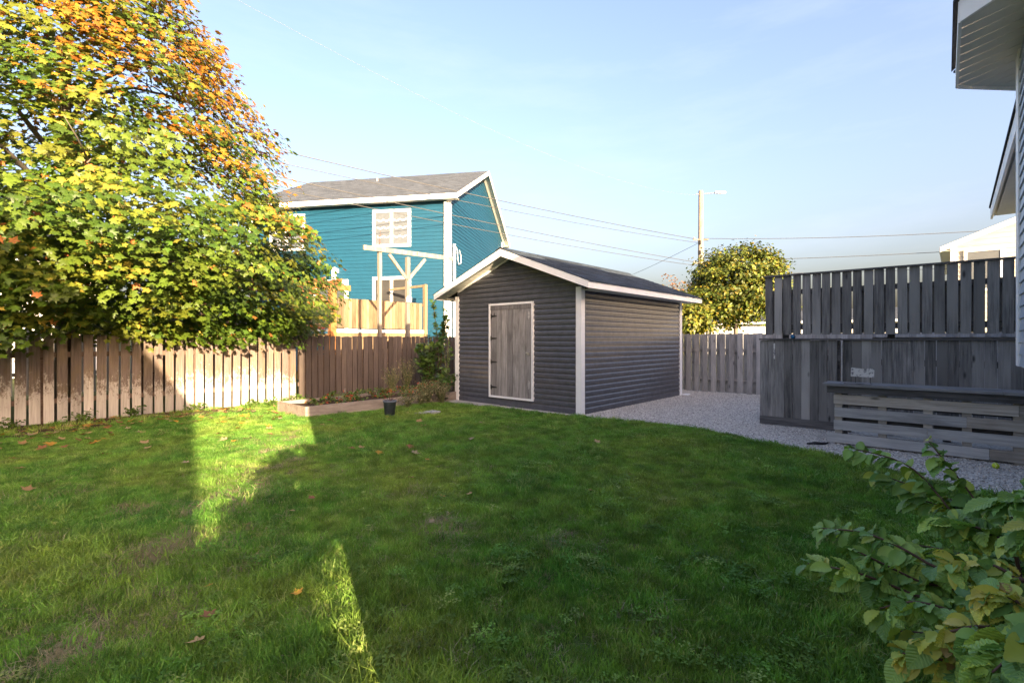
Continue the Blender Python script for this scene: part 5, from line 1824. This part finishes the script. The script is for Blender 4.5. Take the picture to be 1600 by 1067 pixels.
# a worn, dry strip across the left of the lawn
wornb = np.exp(-(((gx + 4.3) * 0.55 + (gy - 1.2) * 0.85) / 0.55) ** 2) * (gx > -8.0) * (gx < -3.0)
WP = [(-4.23, 1.43, 0.35), (-4.42, 0.94, 0.30), (-5.36, 1.00, 0.30), (-6.50, 0.71, 0.40), (-5.10, 1.96, 0.35), (-3.64, 0.97, 0.30), (-3.90, 2.90, 0.35), (-3.00, 2.53, 0.30), (-5.19, 2.81, 0.30), (-6.15, 3.70, 0.35), (-6.15, 2.74, 0.30), (-3.24, 0.74, 0.25), (-3.91, 3.95, 0.30), (-2.18, 2.94, 0.25), (-3.64, 1.48, 0.25), (-4.86, 0.39, 0.30), (-5.01, 1.54, 0.30)]
for wx, wy, wr in WP:
    wornb = np.maximum(wornb, np.exp(-((gx - wx) ** 2 + ((gy - wy) * 1.3) ** 2) / (wr * 1.1) ** 2))
strawp = np.clip(0.085 + 0.60 * wornb * (0.8 + nz3 * 1.2) + 0.45 * np.clip(nzn - 0.30, 0, 1), 0, 0.72)
u = rng.uniform(0, 1, len(gx))
isstraw = u < strawp
idx = rng.integers(0, 6, len(gx))
tall = rng.uniform(0, 1, len(gx)) < np.clip(0.12 + 0.6 * nz2, 0.02, 0.6)
idx = np.where(tall, rng.integers(6, 9, len(gx)), idx)
idx = np.where(rng.uniform(0, 1, len(gx)) < np.clip(0.05 + 0.25 * nz3, 0.0, 0.3), rng.integers(9, 11, len(gx)), idx)
idx = np.where(isstraw, rng.integers(11, 14, len(gx)), idx)
scl = rng.uniform(0.75, 1.2, len(gx)) * (1 + 0.45 * nzn + 0.30 * nz2 + 0.35 * nz3)
bare = (wornb * (0.7 + nz3) > 0.78) & (rng.uniform(0, 1, len(gx)) < 0.6) & ~isstraw
gxk, gyk = gx[~bare], gy[~bare]
gz = np.array([ground_h(x, y) for x, y in zip(gxk, gyk)])
rot = np.stack([rng.normal(0, 0.12, len(gxk)), rng.normal(0, 0.12, len(gxk)), rng.uniform(0, 6.28, len(gxk))], 1)
scatter_instances('grass', np.stack([gxk, gyk, gz], 1), rot, np.clip(scl[~bare], 0.45, 1.8), idx[~bare], tufts, 'short uneven green lawn grass mixed with clover and dry thatch', 'grass')

# loose stones on the gravel
stones = []
for k in range(5):
    bm = bmesh.new()
    bmesh.ops.create_icosphere(bm, subdivisions=1, radius=1.0)
    rr = random.Random(900 + k)
    for v_ in bm.verts:
        v_.co *= rr.uniform(0.7, 1.15)
        v_.co.z *= 0.65
    me = bpy.data.meshes.new('stone')
    bm.to_mesh(me)
    bm.free()
    n = NT('stone_grey_%d' % k)
    r_ = n.rnd()
    me.materials.append(n.done(n.ramp(r_, [(0.0, (0.27, 0.25, 0.235)), (0.5, (0.55, 0.52, 0.485)), (1.0, (0.74, 0.70, 0.655))]), 0.9, 0.2))
    stones.append(me)
N1 = 60000
sx_ = rng.uniform(-5.6, 1.0, N1)
sy_ = rng.uniform(5.5, 14.1, N1)
ok = (sy_ > gravel_edge(sx_) - 0.04 + np.abs(rng.normal(0, 0.11, N1)) * rng.choice([-1, 1], N1)) & ~((sx_ < SX1 + 0.02) & (sy_ > SY0 - 0.02))
ok &= ~((sx_ > -1.35) & (sy_ > 8.6))
sx_, sy_ = sx_[ok], sy_[ok]
scatter_instances('gravel_stones', np.stack([sx_, sy_, np.full(len(sx_), 0.020)], 1), rng.uniform(0, 6.28, (len(sx_), 3)) * np.array([0.1, 0.1, 1.0]), rng.uniform(0.005, 0.013, len(sx_)) * np.where(rng.uniform(0, 1, len(sx_)) < 0.05, 1.8, 1.0), rng.integers(0, 5, len(sx_)), stones, 'loose pale grey crushed stones covering the yard beside the shed', 'gravel')

# fallen maple leaves on the grass
flm = []
for c in ((0.40, 0.24, 0.10), (0.50, 0.33, 0.16), (0.30, 0.13, 0.06), (0.55, 0.30, 0.05), (0.36, 0.28, 0.17)):
    curl = MAPLE_V.copy()
    curl[:, 2] = 0.35 * np.abs(curl[:, 0]) ** 1.3 + 0.25 * (curl[:, 1] - 0.3) ** 2 - 0.05
    flm.append(big_mesh('fallen_leaf', curl, MAPLE_F, len(curl), 'dry', np.array([c])))
rl = random.Random(3)
for k in range(230):
    if k < 190:
        x, y = -11.7 + abs(rl.gauss(0, 1.7)), rl.uniform(-0.4, 4.6)
    else:
        x, y = rl.uniform(-9.0, -2.5), rl.uniform(0.2, 6.0)
    if BX0 - 0.1 < x < BX1 + 0.1 and y > BY0 - 0.1:
        continue
    s = rl.uniform(0.085, 0.155) if x * x + y * y > 30 else rl.uniform(0.05, 0.085)
    o = inst('fallen_leaf', flm[k % 5], None, (x, y, ground_h(x, y) + (0.025 if x < -11 else 0.062)), (rl.uniform(-0.3, 0.3), rl.uniform(-0.3, 0.3), rl.uniform(0, 6.28)), (s, s, s))
    hue = ('tan', 'pale tan', 'dark brown', 'orange', 'grey brown')[k % 5]
    if x < -10.6:
        tag(o, hue + ' curled maple leaf lying on the bare soil along the picket fence', 'leaf', hue + ' fallen leaves by the fence')
    else:
        tag(o, hue + ' curled maple leaf lying on the lawn grass', 'leaf', hue + ' fallen leaves on the lawn')
